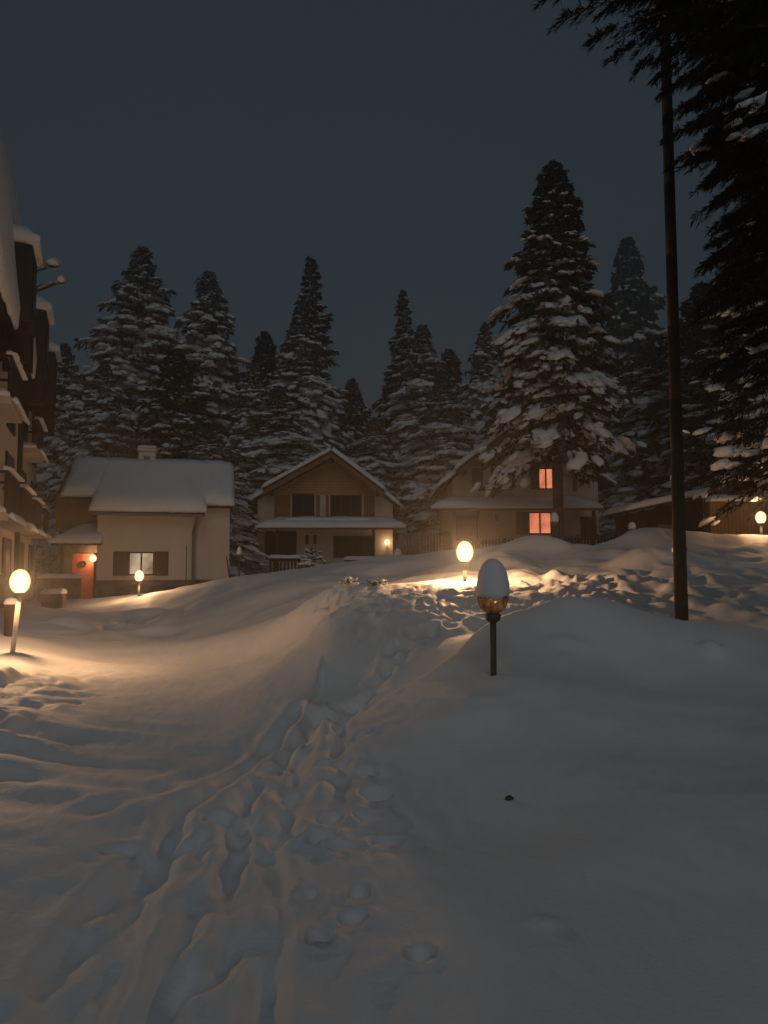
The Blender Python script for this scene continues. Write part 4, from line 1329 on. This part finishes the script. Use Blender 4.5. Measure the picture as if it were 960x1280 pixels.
# ------------------------------------------------------------------ lamps
def lamp_light(parent, loc, power, rad=.05):
    l = bpy.data.lights.new('bulb', 'POINT')
    l.energy = power
    l.color = LAMP_COL
    l.shadow_soft_size = rad
    o = bpy.data.objects.new('bulb', l)
    COL.objects.link(o)
    o.parent = parent
    o.location = loc
    return o

def egg(r, k=1.25, n=15):
    return [(max(.004, r * sin(pi * i / n)), -r * k * cos(pi * i / n)) for i in range(n + 1)]

LG = 'globe lamps on short posts'
def garden_lamp(px, py, Yd, r, label, lit, power=0, base=None, cap=None, lean=(0, 0), post=.035):
    x, y, z = W(px, py, Yd)
    zg = gz(x, y) - .25 if base is None else base
    o = thing('garden_lamp', label, 'lamp', (x, y, zg), LG)
    h = z - zg
    lx_, ly_ = lean
    MB().tube((-lx_, -ly_, 0), (0, 0, h - r * 1.15), post, n=12).build('post', M['metal_pale'] if lit else M['metal_dark'], o, smooth=True)
    MB().lathe([(post * 1.05, -.07), (r * .45, -.045), (r * .52, 0), (r * .40, .02), (r * .30, .04)], 18, (0, 0, h - r * 1.15)).build('collar', M['metal_dark'], o, smooth=True)
    if lit:
        MB().lathe(egg(r, 1.28), 28, (0, 0, h)).build('globe', M['globe_lit'], o, smooth=True)
        lamp_light(o, (0, 0, h), power, r * .45)
    else:
        MB().lathe(egg(r, 1.12), 28, (0, 0, h)).build('globe', M['amber'], o, smooth=True)
    if cap:
        prof = [(r * 1.02 , -cap * .05), (r * 1.06, .03), (r * 1.02, cap * .3), (r * .9, cap * .58), (r * .66, cap * .82), (r * .34, cap * .96), (.01, cap)]
        c_ = MB().lathe(prof, 28, (0, 0, h + r * .2), .035)
        for i_, (a_, b_, c2) in enumerate(c_.v):
            if i_ < 56:
                c_.v[i_] = (a_, b_, c2 + r * .16 * float(vnoise(np.array([a_ * 22 + 5 * px]), np.array([b_ * 22]), 3)[0]) - r * .1)
        c_.build('snow_cap', M['snow_roof'], o, smooth=True)
    return o
garden_lamp(25, 727, 11.5, .145, 'lit globe lamp on a leaning pale post at the left edge', True, 400, lean=(.10, 0))
garden_lamp(581, 690, 14.0, .155, 'lit globe lamp in the middle, just behind the unlit snow-capped one', True, 560)
garden_lamp(174, 720, 26.0, .15, 'small lit globe lamp standing before the window of the white house', True, 230)
garden_lamp(951, 647, 21.5, .14, 'lit globe lamp at the right edge before the dark garden wall', True, 110)
near = garden_lamp(616, 746, 7.2, .148, 'unlit amber globe lamp wearing a tall snow cap, nearest to the viewer', False, cap=.33, post=.03)
garden_lamp(299, 693, 31, .10, 'slim unlit lamp with snow cap between the white house and the gabled house', False, cap=.3, post=.03)
garden_lamp(693, 652, 26.5, .14, 'unlit snow-capped globe lamp beside the trunk of the tallest spruce', False, cap=.3)
garden_lamp(790, 661, 25, .12, 'unlit snow-capped globe lamp before the left end of the shed', False, cap=.2)
garden_lamp(497, 697, 34, .18, 'unlit snow-capped globe lamp at the right corner of the middle gabled house', False, cap=.38)

# snow bits caked on the glass of the near lamp
def wall_lamp(px, py, Yd, label, power, toy, rz=0.0):
    x, y, z = W(px, py, Yd)
    if rz:
        x, y = rot1(x, y)
    o = thing('wall_lamp', label, 'lamp', (x, y, z), 'lit lamps fixed to the house walls', rz)
    MB().box(-.06, .06, toy - .03, toy, -.14, .14).tube((0, toy - .02, -.1), (0, 0, -.14), .02, n=6).build('bracket', M['metal_dark'], o)
    MB().lathe(egg(.15, 1.1), 20).build('globe', M['globe_lit'], o, smooth=True)
    lamp_light(o, (0, 0, 0), power, .05)
    return o
wall_lamp(122, 698, Y1 + .25, 'lit wall lamp at the top right corner of the red door', 60, .248, H1ROT)
wall_lamp(484, 678, Y2 - .3, 'lit wall lamp on the right of the middle gabled house front', 20, .29)

# ------------------------------------------------------------------ wooden pole
pb = W(852, 782, 9.6); pt = W(832, 60, 9.75)
po = thing('wooden_pole', 'tall dark wooden pole rising from the snow into the fir boughs', 'pole', (pb[0], pb[1], pb[2] - .5))
dx, dy, dz = pt[0] - pb[0], pt[1] - pb[1], pt[2] - pb[2]
def pp(f):
    return (dx * f, dy * f, .5 + dz * f)
m_ = MB(); n = 10
for i in range(n):
    a, b = i / n * 1.25, (i + 1) / n * 1.25
    m_.tube(pp(a), pp(b), .078 - .012 * a, .078 - .012 * b, 12)
m_.build('shaft', M['pole_wood'], po, smooth=True)
f1 = .285
def qq(f, off=-.012):
    a = pp(f)
    return (a[0] + off, a[1] - .035, a[2])
MB().tube((qq(0)[0], qq(0)[1], 0), qq(f1), .084, .077, 12).build('footing_stake', M['stub'], po, smooth=True)
MB().tube(pp(.12), pp(.127), .092, n=14).tube(pp(.24), pp(.247), .09, n=14).build('band', M['metal'], po)

# ------------------------------------------------------------------ small things
# snowy bush before the middle house
def bush(name, label, cat, px, py, Yd, H, R, seed, needles='needles', pad=1.1, padp=.9, nb=40, group=None):
    x, y, z = W(px, py, Yd)
    return conifer(name, H, R, seed, nb=nb, label=label, cat=cat, loc=(x, y, gz(x, y) - .1), trunk_r=.012, zmin=.05, twigs=6, kites=4, klen=.22 * R, kw=.045 * R, pad=pad, pads=3, padp=padp, droop=.2, rise=.35, needles=needles, taper=.5, group=group)
bush('small_fir', 'tiny snow-dusted fir in the snow before the middle gabled house', 'small tree', 388, 724, 27, 0.95, .50, 201, pad=1.5)
bush('shrub', 'flattened snow-laden shrub beside the trampled slope', 'shrub', 437, 752, 13.3, .30, .30, 202, pad=1.8, padp=.8, nb=16)
bush('shrub', 'second low snowy shrub, right of the flattened one on the trampled slope', 'shrub', 470, 750, 13.0, .22, .26, 203, pad=1.8, padp=.9, nb=14)

# leafless brown brush behind the white house roof
x, y, z = W(165, 560, 42)
br = thing('brown_thicket', 'rounded bare brown thicket behind the white house roof, left of its chimney', 'bush', (x, y, gz(x, y)))
rng = np.random.default_rng(5)
n = 12000
a = rng.random(n) * 2 * pi; e = np.arccos(rng.random(n)); rr_ = 0.45 + .55 * rng.random(n) ** .4
c = np.stack([np.cos(a) * np.sin(e) * 2.9 * rr_, np.sin(a) * np.sin(e) * 2.0 * rr_, np.cos(e) * (wz(543, 42) - gz(x, y)) * rr_], -1)
dd = unit(c * np.array([1, 1, .6]) + rng.normal(0, 1.2, (n, 3)))
ll = .22 + .25 * rng.random((n, 1))
sd = unit(np.cross(dd, rng.normal(0, 1, (n, 3)))) * .022
V_ = np.stack([c - sd, c + sd, c + dd * ll], 1).reshape(-1, 3)
np_mesh('twigs', V_, np.arange(3 * n).reshape(n, 3), M['brush'], br)
sb = MB()
for k in range(9):
    an = k * .7
    sb.tube((.1 * cos(an), .1 * sin(an), -.2), (1.6 * cos(an), 1.2 * sin(an), 3.4), .05, .015, 6)
sb.build('stems', M['bark'], br)

# low snow-capped wall between hotel and white house, and the dark stump by the lamp
for (a0, a1, yy, Yd, lb) in ((48, 98, 719, 30, 'upper low stone wall with a snowy top between the hotel and the red door'), (52, 78, 738, 25.5, 'shorter snow-covered low wall in front of the upper one')):
    x0, x1 = wx(a0, yy, Yd), wx(a1, yy, Yd)
    z1 = wz(yy, Yd)
    wl_ = thing('low_wall', lb, 'wall', (x0, Yd, -.2), 'low walls beside the hotel')
    hh = House(wl_)
    hh.put(MB().box(x0, x1, Yd, Yd + .3, -.4, z1 - .12), 'stonework', M['stone'])
    hh.put(MB().add(*snow_quad((x0, Yd - .06, z1 - .117), (x1, Yd - .06, z1 - .117), (x1, Yd + .36, z1 - .117), (x0, Yd + .36, z1 - .117), .17, seed=int(a0) + 7, nx=20, ny=5, over=.03)), 'snow_cap', M['snow_roof'], smooth=True)
x, y, z = W(13, 797, 13.6)
st = thing('litter_bin', 'dark squat bin with snow on its lid behind the left lit lamp', 'bin', (x, y, gz(x, y) - .3))
zt = wz(756, 13.6) - (gz(x, y) - .3)
MB().lathe([(.085, 0), (.11, zt * .5), (.12, zt - .06), (.125, zt - .04), (.125, zt), (.01, zt + .01)], 18).build('body', M['wood_dark'], st, smooth=False)
MB().lathe([(.13, .0), (.135, .03), (.10, .09), (.01, .12)], 16, (0, 0, zt + .012), .06).build('snow_cap', M['snow_roof'], st, smooth=True)
# leaning stake at the right corner of the white house
x, y, z = W(290, 726, 32)
sk = MB().tube((x, y, z - .5), (wx(283, 690, 32), y, wz(695, 32)), .03, .025, 8).build('garden_stake', M['pole_wood'])
tag(sk, 'thin pale stake leaning against the right corner of the white house', 'stake')

# dark clod lying on the smooth slope
x, y = G(637, 998, .1)
for _ in range(12):
    x2, y2 = G(637, 998, gz(x, y))
    x, y = (x + x2) / 2, (y + y2) / 2
iv, if_ = icos()
cl = np_mesh('dark_clod', iv * np.array([.028, .02, .02]) * (1 + np.random.default_rng(3).normal(0, .16, (len(iv), 1))), if_, M['bark'])
cl.location = (x, y, gz(x, y) + .008)
tag(cl, 'small dark clod lying alone on the smooth snow slope right of the footprints', 'clod')
